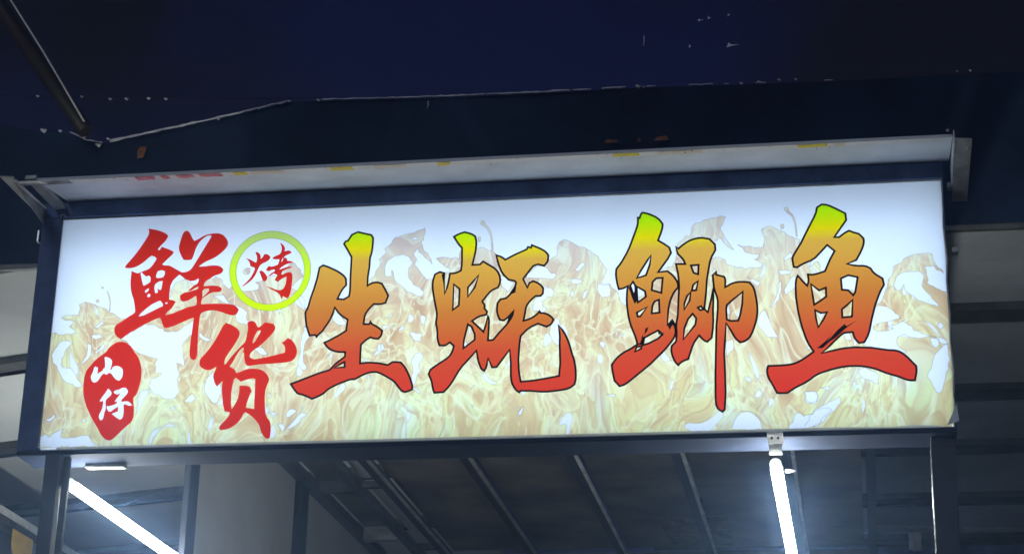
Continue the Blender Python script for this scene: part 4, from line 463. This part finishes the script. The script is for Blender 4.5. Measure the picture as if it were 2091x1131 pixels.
for f in f2:
    c = (sum(v2[i].x for i in f) / 3, sum(v2[i].y for i in f) / 3)
    if not sheet.has(c): continue
    key = 'cloth'
    for k, r in LAYERS:
        if r.has(c): key = k; break
    tris.setdefault(key, []).append(f)
def wave(x, z):
    """the cloth is not dead flat: slack near the lower right corner"""
    d = math.hypot(x - XR, z)
    return 0.004 * math.exp(-d * 7) * math.sin(34 * (x - z * .6)) - 0.0008
def ink_mesh(name, key, m, parent, label=None):
    fs = tris.get(key, []); used = {}; vs = []; out = []
    for f in fs:
        t = []
        for i in f:
            if i not in used:
                used[i] = len(vs); vs.append((v2[i].x, wave(v2[i].x, v2[i].y), v2[i].y))
            t.append(used[i])
        out.append(t)
    me = bpy.data.meshes.new(name); me.from_pydata(vs, [], out); me.update()
    o = bpy.data.objects.new(name, me); COL.objects.link(o); me.materials.append(m); o.parent = parent
    if label: o['label'] = label
    return o
cloth_o = ink_mesh('cloth_sheet', 'cloth', M['white_cloth'], sign)
tris['flame'] = tris.get('flame', []) + tris.pop('wisp', [])
flame_o = ink_mesh('flame_print', 'flame', M['flame_ink'], sign, 'pale tan and yellow green flames printed along the cloth')
ring_o = ink_mesh('ring', 'ring', M['ring_ink'], sign, 'lime yellow ring round the small red character')
def outline(name, loops, w, m, parent, depth, closed=True, inward=0.5, width_by=None):
    """a printed line of width w along each loop, as a thin ribbon on the cloth"""
    vs, fs = [], []
    for l in loops:
        l = [Vector(p) for p in l]; n = len(l)
        ar = sum(l[i].x * l[(i + 1) % n].y - l[(i + 1) % n].x * l[i].y for i in range(n))
        if ar < 0: l = l[::-1]
        b = len(vs)
        for i in range(n):
            a, c, d = l[i - 1], l[i], l[(i + 1) % n]
            e1 = (c - a).normalized() if (c - a).length > 1e-9 else Vector((1, 0)); e2_ = (d - c).normalized() if (d - c).length > 1e-9 else e1
            nn = Vector((-(e1.y + e2_.y), e1.x + e2_.x))
            if nn.length < 1e-6: nn = Vector((-e1.y, e1.x))
            nn.normalize(); k = min(1.8, 1 / max(.3, nn.dot(Vector((-e1.y, e1.x)))))
            for s_ in (inward, inward - 1):
                p = c + nn * (w * s_ * k); vs.append((p.x, wave(p.x, p.y) - depth, p.y))
        for i in range(n):
            j = (i + 1) % n; fs.append((b + 2 * i, b + 2 * i + 1, b + 2 * j + 1, b + 2 * j))
    me = bpy.data.meshes.new(name); me.from_pydata(vs, [], fs); me.update()
    o = bpy.data.objects.new(name, me); COL.objects.link(o); me.materials.append(m); o.parent = parent
    return o
def clip(l):  # keep printed lines on the sheet
    return [(min(max(x, XL + .002), XR - .002), min(max(z, .002), SH - .002)) for x, z in l]
outline('ring_line', [q[0] for q in ring_reg.o + ring_reg.h], .0016, M['ring_edge'], ring_o, .0012)
def visible_runs(l, reg_list):
    return l
CH = [('xian', 'red brush character for fresh, upper left'), ('huo', 'red brush character for goods, below the ring'), ('kao', 'small red brush character inside the lime ring'),
      ('sheng', 'orange brush character, first of the four large ones'), ('hao', 'orange brush character, second of the four large ones'),
      ('ji', 'orange brush character, third of the four large ones'), ('yu', 'orange brush character, last of the four large ones')]
for k, lab in CH:
    fire = k in ('sheng', 'hao', 'ji', 'yu')
    o = ink_mesh('character', k, M['fire_' + k] if fire else M['red_ink'], sign, lab)
    if fire: outline('character_outline', [q[0] for q in REG[k].o + REG[k].h], .0060, M['outline_ink'], o, .0012, inward=.55)
seal = ink_mesh('seal', 'seal', M['red_ink'], sign, 'red oval seal with two small white characters')
ink_mesh('white_character', 'shan', M['white_cloth'], seal); ink_mesh('white_character', 'zai', M['white_cloth'], seal)
vs, fs = [], []
for s_ in BLOTS:
    l = loop(s_); b = len(vs); vs += [(x, wave(x, z) - .0016, z) for x, z in l]; fs.append(tuple(range(b, b + len(l))))
me = bpy.data.meshes.new('ink_blot'); me.from_pydata(vs, [], fs); me.update(); link('ink_blot', me, M['outline_ink']).parent = sign; bpy.data.objects['ink_blot']['kind'] = 'stuff'
# flame outlines: only where the edge lies free on the sheet (not under a character)
def free_runs(l):
    segs = []
    n = len(l)
    for i in range(n):
        a, b = Vector(l[i]), Vector(l[(i + 1) % n]); c = (a + b) / 2
        if not (XL + .004 < c.x < XR - .004 and .004 < c.y < SH - .004): continue
        if any(r.has((c.x, c.y)) for k, r in LAYERS[:-2]): continue
        segs.append((a, b))
    return segs
vs, fs = [], []
for q in flame_reg.o + flame_reg.h + wisp_reg.o:
    for a, b in free_runs(q[0]):
        d = (b - a)
        if d.length < 1e-6: continue
        n_ = Vector((-d.y, d.x)).normalized() * .0014; bb = len(vs)
        for p in (a - n_, a + n_, b + n_, b - n_): vs.append((p.x, wave(p.x, p.y) - .0007, p.y))
        fs.append((bb, bb + 1, bb + 2, bb + 3))
me = bpy.data.meshes.new('flame_line'); me.from_pydata(vs, [], fs); me.update(); link('flame_line', me, M['flame_edge']).parent = flame_o
# bright hem where the cloth folds over the case
tube('cloth_hem', [(XL, -.002, 3.2), (XL, -.002, 3.95), (XR, -.002, 3.95)], .0028, M['white_trim'], sign, seg=6)
tube('cloth_hem', [(XR + a - XR, -.003, Z0 + b) for a, b in edge[24:34]], .0030, M['white_trim'], sign, seg=6)
# folded corner of the cloth, lower right
plate('cloth_corner', [(XR - .022, -.004, 3.197), (XR + .012, -.006, 3.208), (XR + .008, -.005, 3.26)], (0, -.001, 0), M['hood_board'], sign)
for x, z in ((1.352 + .03, 3.925), (1.352 + .034, 3.72)):
    box('clip', (x, x + .018), (-.004, .03), (z, z + .016), M['galvanised'], sign)
tube('corner_hook', [(-1.374, -.004, 3.952), (-1.372, -.012, 3.962), (-1.362, -.012, 3.964), (-1.358, -.006, 3.955)], .002, M['plastic'], sign, seg=6)
box('latch', (-1.446, -1.439), (-.01, .01), (3.875, 3.915), M['aluminium'], sign)
box('metal_channel', (-1.255, -1.13), (.105, .135), (3.165, 3.177), M['dull_steel'], sign, 'bright aluminium channel under the left of the sign')

# ================================================================ hood above the sign
hood = empty('sign_hood', (0, -.1, 4.0), 'shallow white hood with worn front lip and faded stickers above the sign', 'hood')
plate('hood_board', [(-1.36, -.248, 3.978), (1.392, -.248, 3.976), (1.392, .002, 4.012), (-1.36, .002, 4.014)], (0, 0, .008), M['hood_board'], hood)
def under(x0, x1, y0=-.252, y1=-.211, off=.002):
    z = lambda y: 3.977 + (y + .248) * .144 - off
    return [(x0, y0, z(y0)), (x1, y0, z(y0)), (x1, y1, z(y1)), (x0, y1, z(y1))]
plate('front_lip', under(-1.255, 1.392), (0, 0, -.001), M['lip_plastic'], hood)
plate('front_lip', under(-1.425, -1.256), (0, 0, -.001), M['galvanised'], hood, 'bare metal left end of the lip')
plate('lip_face', [(-1.425, -.2525, 3.973), (1.392, -.2525, 3.972), (1.392, -.2525, 3.976), (-1.425, -.2525, 3.977)], (0, -.001, 0), M['lip_plastic'], hood)
def sticker(x0, x1, m):
    q = under(x0, x1, off=.0036); n = 6; A, B, C_, D = [Vector(v) for v in q]
    a = [A.lerp(B, i / n) + Vector((0, random.uniform(0, .004), 0)) for i in range(n + 1)]
    d = [D.lerp(C_, i / n) - Vector((random.uniform(-.003, .003), random.uniform(0, .008), 0)) for i in range(n + 1)][::-1]
    plate('sticker', a + d, (0, 0, -.0005), M[m], hood)
for x0, x1, m in ((-1.045, -.985, 'pink_sticker'), (-.965, -.94, 'pink_sticker'), (-.915, -.862, 'pink_sticker'), (-.845, -.775, 'pink_sticker'), (-.735, -.695, 'yellow_sticker'), (-.68, -.58, 'beige_sticker'),
                  (-.435, -.365, 'yellow_sticker'), (-.30, -.20, 'beige_sticker'), (-.105, -.065, 'yellow_sticker'), (.42, .495, 'yellow_sticker'),
                  (.55, .68, 'beige_sticker'), (.955, 1.04, 'yellow_sticker'), (1.06, 1.09, 'beige_sticker')):
    sticker(x0, x1, m)
# small dark tears in the lip
for i in range(46):
    x = random.uniform(-1.22, 1.36); w_ = random.uniform(.002, .007); y = random.choice((-.251, -.251, -.215, -.235)); d = random.uniform(.002, .008) * random.choice((1, 1, 1, 2))
    z = 3.977 + (y + .248) * .144 - .0045
    plate('tear', [(x, y, z), (x + w_, y + .001, z), (x + w_ * random.uniform(.2, .9), y + d, z + d * .144)], (0, 0, -.0004), M['dull_steel'], hood)
# end plates and brackets
plate('end_plate', [(-1.430, -.252, 3.990), (-1.430, .03, 3.99), (-1.430, .03, 3.93), (-1.430, -.252, 3.975)], (-.003, 0, 0), M['galvanised'], hood)
plate('end_bracket', [(-1.433, -.255, 3.991), (-1.475, -.262, 3.991), (-1.475, .03, 3.991), (-1.433, .03, 3.991)], (0, 0, .003), M['galvanised'], hood)
tube('edge_rod', [(-1.425, -.256, 3.976), (-1.422, -.02, 3.984)], [.006, .003], M['white_trim'], hood, seg=6)
box('inner_rib', (-1.40, -1.362), (-.246, -.002), (3.985, 3.999), M['galvanised'], hood)
plate('end_plate', [(1.396, -.255, 3.966), (1.446, -.255, 3.962), (1.440, .05, 3.90), (1.396, .05, 3.90)], (0, 0, .003), M['galvanised'], hood)
plate('end_plate', [(1.395, -.257, 3.992), (1.395, -.257, 3.955), (1.395, .03, 3.93), (1.395, .03, 4.0)], (.003, 0, 0), M['hood_board'], hood)
tube('rivet', [(1.43, -.258, 3.93), (1.436, -.262, 3.935)], .004, M['aluminium'], hood, seg=6)
tube('rivet', [(1.376, -.258, 3.992), (1.384, -.262, 3.994)], .005, M['aluminium'], hood, seg=6)

# ================================================================ the stall
stall = empty('market_stall', (0, 2, 0), 'steel framed food stall with sooty ceiling and grey side panels behind the sign', 'stall')
RZ = 3.80
box('post', (-1.337, -1.292), (-.01, .035), (0, 3.176), M['black_steel'], stall)
box('post_flange', (-1.291, -1.270), (.022, .035), (0, 3.176), M['dull_steel'], stall)
box('post', (1.298, 1.364), (.03, .09), (0, 3.176), M['black_steel'], stall)
box('edge_strip', (1.2945, 1.2975), (.028, .032), (0, 3.14), M['aluminium'], stall, 'thin bright metal strip on the right post')  # added strip stands in for lamp light on the post's left face
for x in (-1.30,):
    box('post', (x - .025, x + .025), (3.96, 4.01), (0, RZ), M['black_steel'], stall)
# ceiling sheets between the purlins
pur = [-.905, -.48, -.045, .385, .82]
xs = [-1.03] + pur + [1.12]
for a, b in zip(xs, xs[1:]):
    if a == -1.03: continue
    box('ceiling_sheet', (a + .018, b - .018), (.20, 3.98), (RZ, RZ + .004), M['sooty_sheet'], stall, bev=0)
for x in pur:
    box('purlin', (x - .030, x + .006), (.18, 4.0), (RZ - .042, RZ - .001), M['black_steel'], stall)  # black body also paints in the shadow left of the lip
    box('purlin_lip', (x + .007, x + .022), (.18, 4.0), (RZ - .044, RZ - .034), M['pale_steel'] if x > -.2 else M['galvanised'], stall)
box('side_beam', (1.121, 1.16), (.18, 4.0), (RZ - .05, RZ - .002), M['black_steel'], stall)
# the open strip by the left wall: pale translucent panels between small cross bars
for y0, y1 in ((.2, 1.2), (1.24, 2.64), (2.69, 3.80)):
    box('pale_panel', (-1.028, -.928), (y0, y1), (RZ + .01, RZ + .014), M['canopy_board'], stall, bev=0)
for y in (1.2, 2.64, 3.8):
    box('cross_bar', (-1.03, -.927), (y + .002, y + .038), (RZ - .03, RZ - .002), M['dull_steel'], stall)
box('inner_beam', (-1.066, -1.031), (.18, 4.0), (RZ - .045, RZ - .003), M['dull_steel'], stall)
for y0, y1 in ((.2, 2.69), (2.76, 3.5)):
    box('ceiling_sheet', (-1.232, -1.068), (y0, y1), (RZ + .02, RZ + .024), M['sooty_sheet'], stall, bev=0)
box('cross_bar', (-1.232, -1.067), (2.70, 2.75), (RZ - .03, RZ + .015), M['dull_steel'], stall)
box('cross_bar', (-1.232, -1.067), (3.52, 3.57), (RZ - .05, RZ + .015), M['galvanised'], stall)
tube('drop_wire', [(-1.07, 2.62, RZ + .01), (-1.07, 2.62, RZ - .05)], .003, M['aluminium'], stall, seg=6)
box('side_beam', (-1.30, -1.233), (.18, 4.0), (RZ - .03, RZ + .01), M['dull_steel'], stall)
box('back_beam', (-1.23, 1.12), (4.012, 4.05), (RZ - .06, RZ - .012), M['dull_steel'], stall)
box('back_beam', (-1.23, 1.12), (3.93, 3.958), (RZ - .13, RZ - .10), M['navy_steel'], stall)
box('post', (-1.15, -1.115), (3.962, 3.995), (0, RZ - .06), M['dull_steel'], stall)
# left wall, from the second post to the back
for y0, y1 in ((1.205, 2.50), (2.66, 3.93)):
    box('wall_panel', (-1.287, -1.282), (y0, y1), (.1, RZ - .032), M['wall_board'], stall, bev=0)
for y0, y1 in ((1.10, 1.20), (2.505, 2.655)):
    box('wall_stud', (-1.285, -1.262), (y0, y1), (.1, RZ - .031), M['black_steel'], stall)
# rear wall panel, right hand part
box('rear_panel', (-.93, 1.12), (4.06, 4.066), (0, RZ - .02), M['sooty_sheet'], stall, bev=0)

# torn paper stuck on the ceiling
pp = empty('paper_notice', (.33, 3.7, RZ - .006), 'torn brown paper notice stuck on the dark stall ceiling', 'notice')
plate('sheet', [(.175, 3.42, RZ - .004), (.25, 3.38, RZ - .004), (.33, 3.40, RZ - .004), (.40, 3.34, RZ - .004), (.50, 3.33, RZ - .004), (.49, 3.95, RZ - .004), (.20, 3.95, RZ - .004)], (0, 0, .002), M['paper'], pp)
for i in range(5):
    x = .36 + random.uniform(-.02, .02); y = 3.45 + i * .07
    tube('torn_strip', [(x, y, RZ - .006), (x + random.uniform(.02, .05), y + random.uniform(-.05, .05), RZ - .010)], .0025, M['plastic'], pp, seg=5)

# tube lights
def tube_light(x, y0, y1, z, label, bracket=True, r=.0168, group='tube lights of the stalls'):
    o = empty('tube_light', (x, y0, z), label, 'lamp', group)
    tube('light_tube', [(x, y0, z), (x, y1, z)], r, M['tube'], o, seg=16)
    tube('end_cap', [(x, y0 - .022, z), (x, y0 - .0005, z)], r * 1.03, M['cap_glow'], o, seg=16)
    tube('end_cap', [(x, y1 + .0005, z), (x, y1 + .022, z)], r * 1.03, M['plastic'], o, seg=16)
    if bracket: box('holder', (x - .012, x + .012), (y0 + .10, y0 + .13), (z + r - .002, z + .036), M['galvanised'], o)
    return o
tl = tube_light(-1.275, .068, 1.083, 3.098, 'lit white tube lamp by the left post of the stall', bracket=False)
tr_ = tube_light(.860, .035, 1.28, 3.10, 'lit white tube lamp hanging under the right half of the sign')
tube('pull_switch', [(.885, .09, 3.10), (.915, .09, 3.098)], .005, M['plastic'], tr_, seg=8)
plate('sign_clip', [(.838, -.012, 3.186), (.884, -.012, 3.186), (.886, .020, 3.160), (.840, .020, 3.160)], (0, .0015, .002), M['pale_steel'], tr_)
plate('hanger', [(.842, .014, 3.158), (.880, .014, 3.158), (.880, .034, 3.132), (.842, .034, 3.132)], (0, .0015, .002), M['galvanised'], tr_)
for x in (.852, .870):
    tube('screw', [(x, -.002, 3.174), (x, -.006, 3.170)], .0035, M['black_steel'], tr_, seg=6)
tube_light(-2.95, 2.9, 4.1, 3.25, 'tube lamp of the neighbouring stall, beyond the left edge')  # unseen lamp added to brighten the left canopy ceiling and the bunting

# ================================================================ market canopy behind
can = empty('market_canopy', (0, 4, 4.5), 'wide pale canopy ceiling on steel joists behind the sign', 'canopy')
CZ = 4.5
# left bay: joists run askew
ys = [1.67, 2.72, 3.93, 5.10, 6.25, 7.4, 8.6]
for a, b in zip(ys, ys[1:]):
    box('ceiling_panel', (-4.6, -1.2), (a + .12, b - .003), (CZ, CZ + .01), M['canopy_board'], can, bev=0, skew=True)
for y in ys[1:]:
    box('joist', (-4.6, -1.2), (y, y + .11), (CZ - .035, CZ + .01), M['dull_steel'], can, skew=True)
    box('joist_flange', (-4.6, -1.2), (y + .112, y + .122), (CZ - .05, CZ + .01), M['black_steel'], can, skew=True)
# right bay
ys = [1.71, 2.60, 3.72, 4.66, 5.72, 6.7]
for a, b in zip(ys, ys[1:]):
    box('ceiling_panel', (-.2, 4.2), (a + .02 if a < 2 else a + .14, b - .003), (CZ, CZ + .01), M['grimy_board'], can, bev=0)
for y in ys[1:]:
    box('joist', (-.2, 4.2), (y, y + .125), (CZ - .035, CZ + .01), M['dull_steel'], can)
    box('joist_flange', (-.2, 4.2), (y + .127, y + .138), (CZ - .045, CZ + .01), M['dull_steel'], can)
tube('pipe', [(1.10, 5.5, 4.235), (1.2, 5.5, 4.252), (2.4, 5.5, 4.215)], .010, M['galvanised'], can)
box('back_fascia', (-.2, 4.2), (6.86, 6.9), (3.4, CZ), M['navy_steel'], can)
# small two-part box lamp hanging at the back
lb = empty('junction_box', (1.36, 5.46, 4.2), 'small white and grey junction box below the pipe at lower right', 'box')
box('cover', (1.343, 1.366), (5.455, 5.48), (4.170, 4.208), M['scrap'], lb)
box('cover', (1.343, 1.366), (5.455, 5.48), (4.115, 4.167), M['scrap'], lb)
box('case', (1.367, 1.410), (5.455, 5.52), (4.118, 4.210), M['plastic'], lb)
box('strap', (1.372, 1.378), (5.49, 5.512), (4.211, 4.235), M['galvanised'], lb)

# wall of the neighbouring stall, with scalloped bunting
nw = empty('neighbour_wall', (-3.5, 5, 0), 'dark side wall with white top trim at the lower left edge', 'wall')
box('wall_board', (-3.56, -3.50), (2.5, 8.0), (0, 4.14), M['dark_wall'], nw)
for k in range(4):
    a = 2.5 + k * 1.4
    box('top_trim', (-3.57, -3.49), (a, a + 1.394), (4.16 + random.uniform(-.004, .004), 4.205 + random.uniform(-.004, .004)), M['white_trim'], nw)
    box('trim_rail', (-3.56, -3.485), (a, a + 1.394), (4.115, 4.155), M['dull_steel'], nw)
def pennant(y, z, w_, h, m, label):
    pts = [(-3.47, y - w_ / 2, z), (-3.47, y + w_ / 2, z)] + [(-3.47, y + w_ / 2 * math.cos(a) * (1 - .0 * a), z - h * .45 - h * .55 * math.sin(a)) for a in [math.pi * i / 10 for i in range(1, 10)]]
    pts.insert(2, (-3.47, y + w_ / 2, z - h * .45)); pts.append((-3.47, y - w_ / 2, z - h * .45))
    o = plate('pennant', pts, (.004, 0, 0), M[m]); tag(o, label, 'pennant', 'scalloped bunting on the left wall')
pennant(4.72, 4.105, .28, .16, 'yellow_cloth', 'yellow scalloped pennant hanging on the dark left wall')
pennant(5.26, 4.06, .22, .16, 'peach_cloth', 'peach pennant half hidden behind the left post')
for i, (y, z) in enumerate(((4.35, 4.06), (4.98, 4.01))):
    pennant(y, z, .44, .26, 'black_cloth', ('black scalloped pennant left of the yellow one', 'black scalloped pennant right of the yellow one')[i])

# ================================================================ tarpaulin fascia over the canopy front
tarp = empty('tarpaulin', (0, 1.7, 4.5), 'dark tarpaulin fascia with a pale frayed top hem above the sign', 'tarpaulin')
top = [(-4.2, 5.33), (-3.2, 5.22), (-2.443, 5.131), (-2.242, 5.09), (-2.12, 5.075), (-2.05, 5.035), (-1.963, 5.014), (-1.56, 5.085), (-1.157, 5.16), (-.9, 5.150), (-.596, 5.143), (-.15, 5.146), (.269, 5.147), (.65, 5.140), (1.048, 5.133), (1.785, 5.12), (2.8, 5.10), (4.2, 5.08)]
def top_z(x):
    for (a, za), (b, zb) in zip(top, top[1:]):
        if a <= x <= b: return za + (zb - za) * (x - a) / (b - a)
    return top[-1][1]
def fold(x, z): return 1.7 + .014 * math.sin(x * 1.7 + z * 1.3) + .004 * math.sin(x * 5.3 - z * 2)
bm = bmesh.new(); NX, NZ = 260, 12; g = []
for i in range(NX + 1):
    x = -4.2 + 8.4 * i / NX; zt = top_z(x); g.append([bm.verts.new((x, fold(x, 4.5 + (zt - 4.5) * j / NZ), 4.497 + (zt - 4.497) * j / NZ)) for j in range(NZ + 1)])
for i in range(NX):
    for j in range(NZ): bm.faces.new((g[i][j], g[i + 1][j], g[i + 1][j + 1], g[i][j + 1]))
me = bpy.data.meshes.new('tarp_sheet'); bm.to_mesh(me); bm.free()
for p in me.polygons: p.use_smooth = True
link('tarp_sheet', me, M['tarp'], tarp)
box('hem_bar', (-2.6, 4.2), (1.712, 1.74), (4.476, 4.505), M['dull_steel'], tarp)
def hem(x0, x1, r0, r1=None):
    n = max(3, int((x1 - x0) / .022)); pts = []; rs = []
    for i in range(n + 1):
        x = x0 + (x1 - x0) * i / n; pts.append((x, fold(x, 5.1) - .012, top_z(x) + random.uniform(-.0015, .0015)))
        rs.append((r0 + ((r1 or r0) - r0) * i / n) * random.uniform(.45, .85))
    tube('hem_strip', pts, rs, M['tarp_hem'], tarp, seg=6)
for a in ((-1.935, -1.18, .0085, .006), (-1.03, -.35, .004, .0055), (-.345, .0, .0055), (.01, .085, .005), (.13, .225, .0055), (.31, .345, .004), (.48, .575, .004), (.745, .785, .0035), (-2.12, -1.97, .004), (1.015, 1.05, .003), (.62, .64, .003)):
    hem(*a)
def knot(x, z, r, m='tarp_hem', name='tie_knot'):
    r *= .8
    me = tube_mesh(name, [(x - r, 1.68, z + r * .3), (x - r * .4, 1.676, z), (x + r * .3, 1.678, z - r * .5), (x + r, 1.68, z + r * .2)], [r * .3, r * .6, r * .7, r * .25], 6)
    link(name, me, M[m], tarp)
for x, z, r in ((-2.235, 5.085, .016), (-2.16, 5.078, .010), (-2.055, 5.045, .014), (-1.985, 5.005, .015), (-1.945, 5.03, .008), (-1.47, 5.093, .008), (-1.30, 5.132, .008), (-1.65, 5.068, .007), (-1.17, 5.158, .010),
                (-1.045, 5.155, .010), (.278, 5.140, .012), (.69, 5.128, .008), (.76, 5.130, .009), (.84, 5.134, .008), (.905, 5.133, .007), (1.53, 5.13, .006), (1.58, 5.13, .006), (.30, 5.135, .007)):
    knot(x, z, r)
for x, z in ((-2.279, 5.247), (-2.079, 5.231), (-1.953, 5.214), (-1.881, 5.21), (-1.783, 5.207), (-1.707, 5.2)):
    knot(x, z, .009, name='rear_knot')
# a second, higher edge line of plastic sheet far behind, sagging wires
wire = tube_mesh('tie_wire', [(x, 1.69, z) for x, z in ((-3.2, 5.30), (-2.279, 5.25), (-2.079, 5.233), (-1.707, 5.203), (-1.045, 5.17))], .0016, 5)
link('tie_wire', wire, M['black_cloth'], tarp)
for x, z0, z1 in ((.299, 5.32, 5.365), (-.585, 5.09, 5.125)):
    tube('loose_thread', [(x, 1.68, z0), (x + .003, 1.68, (z0 + z1) / 2), (x + .002, 1.68, z1)], .0022, M['tarp_hem'], tarp, seg=5)
# pale scraps of plastic caught on threads over the tarpaulin
for x, z, w_, h, lab in ((.654, 5.292, .055, .022, 'largest pale plastic scrap caught high above the sign'), (.530, 5.412, .026, .014, 'small pale scrap at the top, left one of the pair'),
                        (.566, 5.420, .014, .020, 'small pale scrap at the top, right one of the pair'), (.488, 5.297, .012, .020, 'faint upright scrap left of the largest one'),
                        (.645, 5.428, .012, .018, 'faint scrap at the very top of the picture')):
    o = plate('plastic_scrap', [(x - w_ * .35, 1.66, z - h * .5), (x - w_ * .2, 1.66, z + h * .5), (x, 1.66, z + h * .05), (x + w_ * .6, 1.66, z), (x, 1.66, z - h * .25)], (0, .003, .001), M['scrap'])
    tag(o, lab, 'plastic scrap', 'plastic scraps caught above the tarpaulin')
# warm reflections on the tarpaulin, painted as orange patches
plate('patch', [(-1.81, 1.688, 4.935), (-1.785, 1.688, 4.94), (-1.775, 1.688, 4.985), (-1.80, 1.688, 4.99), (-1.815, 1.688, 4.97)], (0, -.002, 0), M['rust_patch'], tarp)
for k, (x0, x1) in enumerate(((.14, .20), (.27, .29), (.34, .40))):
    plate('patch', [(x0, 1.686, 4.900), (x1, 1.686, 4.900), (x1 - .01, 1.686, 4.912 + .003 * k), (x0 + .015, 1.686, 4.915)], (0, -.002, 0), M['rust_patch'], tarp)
# slanted pole at the upper left with a pale rope along it
pl = empty('slanted_pole', (-2.0, 1.62, 5.0), 'dark slanted pole with a thin pale rope at the upper left', 'pole')
tube('pole', [(-2.90, 1.58, 6.22), (-2.58, 1.60, 5.80), (-2.02, 1.62, 5.04)], .034, M['pole_paint'], pl, seg=14)
tube('rope', [(-2.75, 1.54, 6.13), (-2.455, 1.545, 5.735), (-2.22, 1.55, 5.39), (-2.12, 1.55, 5.235), (-2.008, 1.56, 5.058)], .0046, M['white_trim'], pl, seg=6)

# ================================================================ thin haze added for the blue glow round lamps and sign
def haze(density):
    m = bpy.data.materials.new('smoky_air'); m.use_nodes = True; n = m.node_tree; n.nodes.clear()
    o = n.nodes.new('ShaderNodeOutputMaterial'); v = n.nodes.new('ShaderNodeVolumePrincipled')
    v.inputs['Color'].default_value = (0.36, 0.58, 1.0, 1); v.inputs['Density'].default_value = density; v.inputs['Anisotropy'].default_value = 0.82
    n.links.new(v.outputs[0], o.inputs['Volume'])
    h = box('haze', (-8, 8), (-8, 11), (-1.2, 7.5), m, bev=0); tag(h, kind='stuff')
haze(0.021)
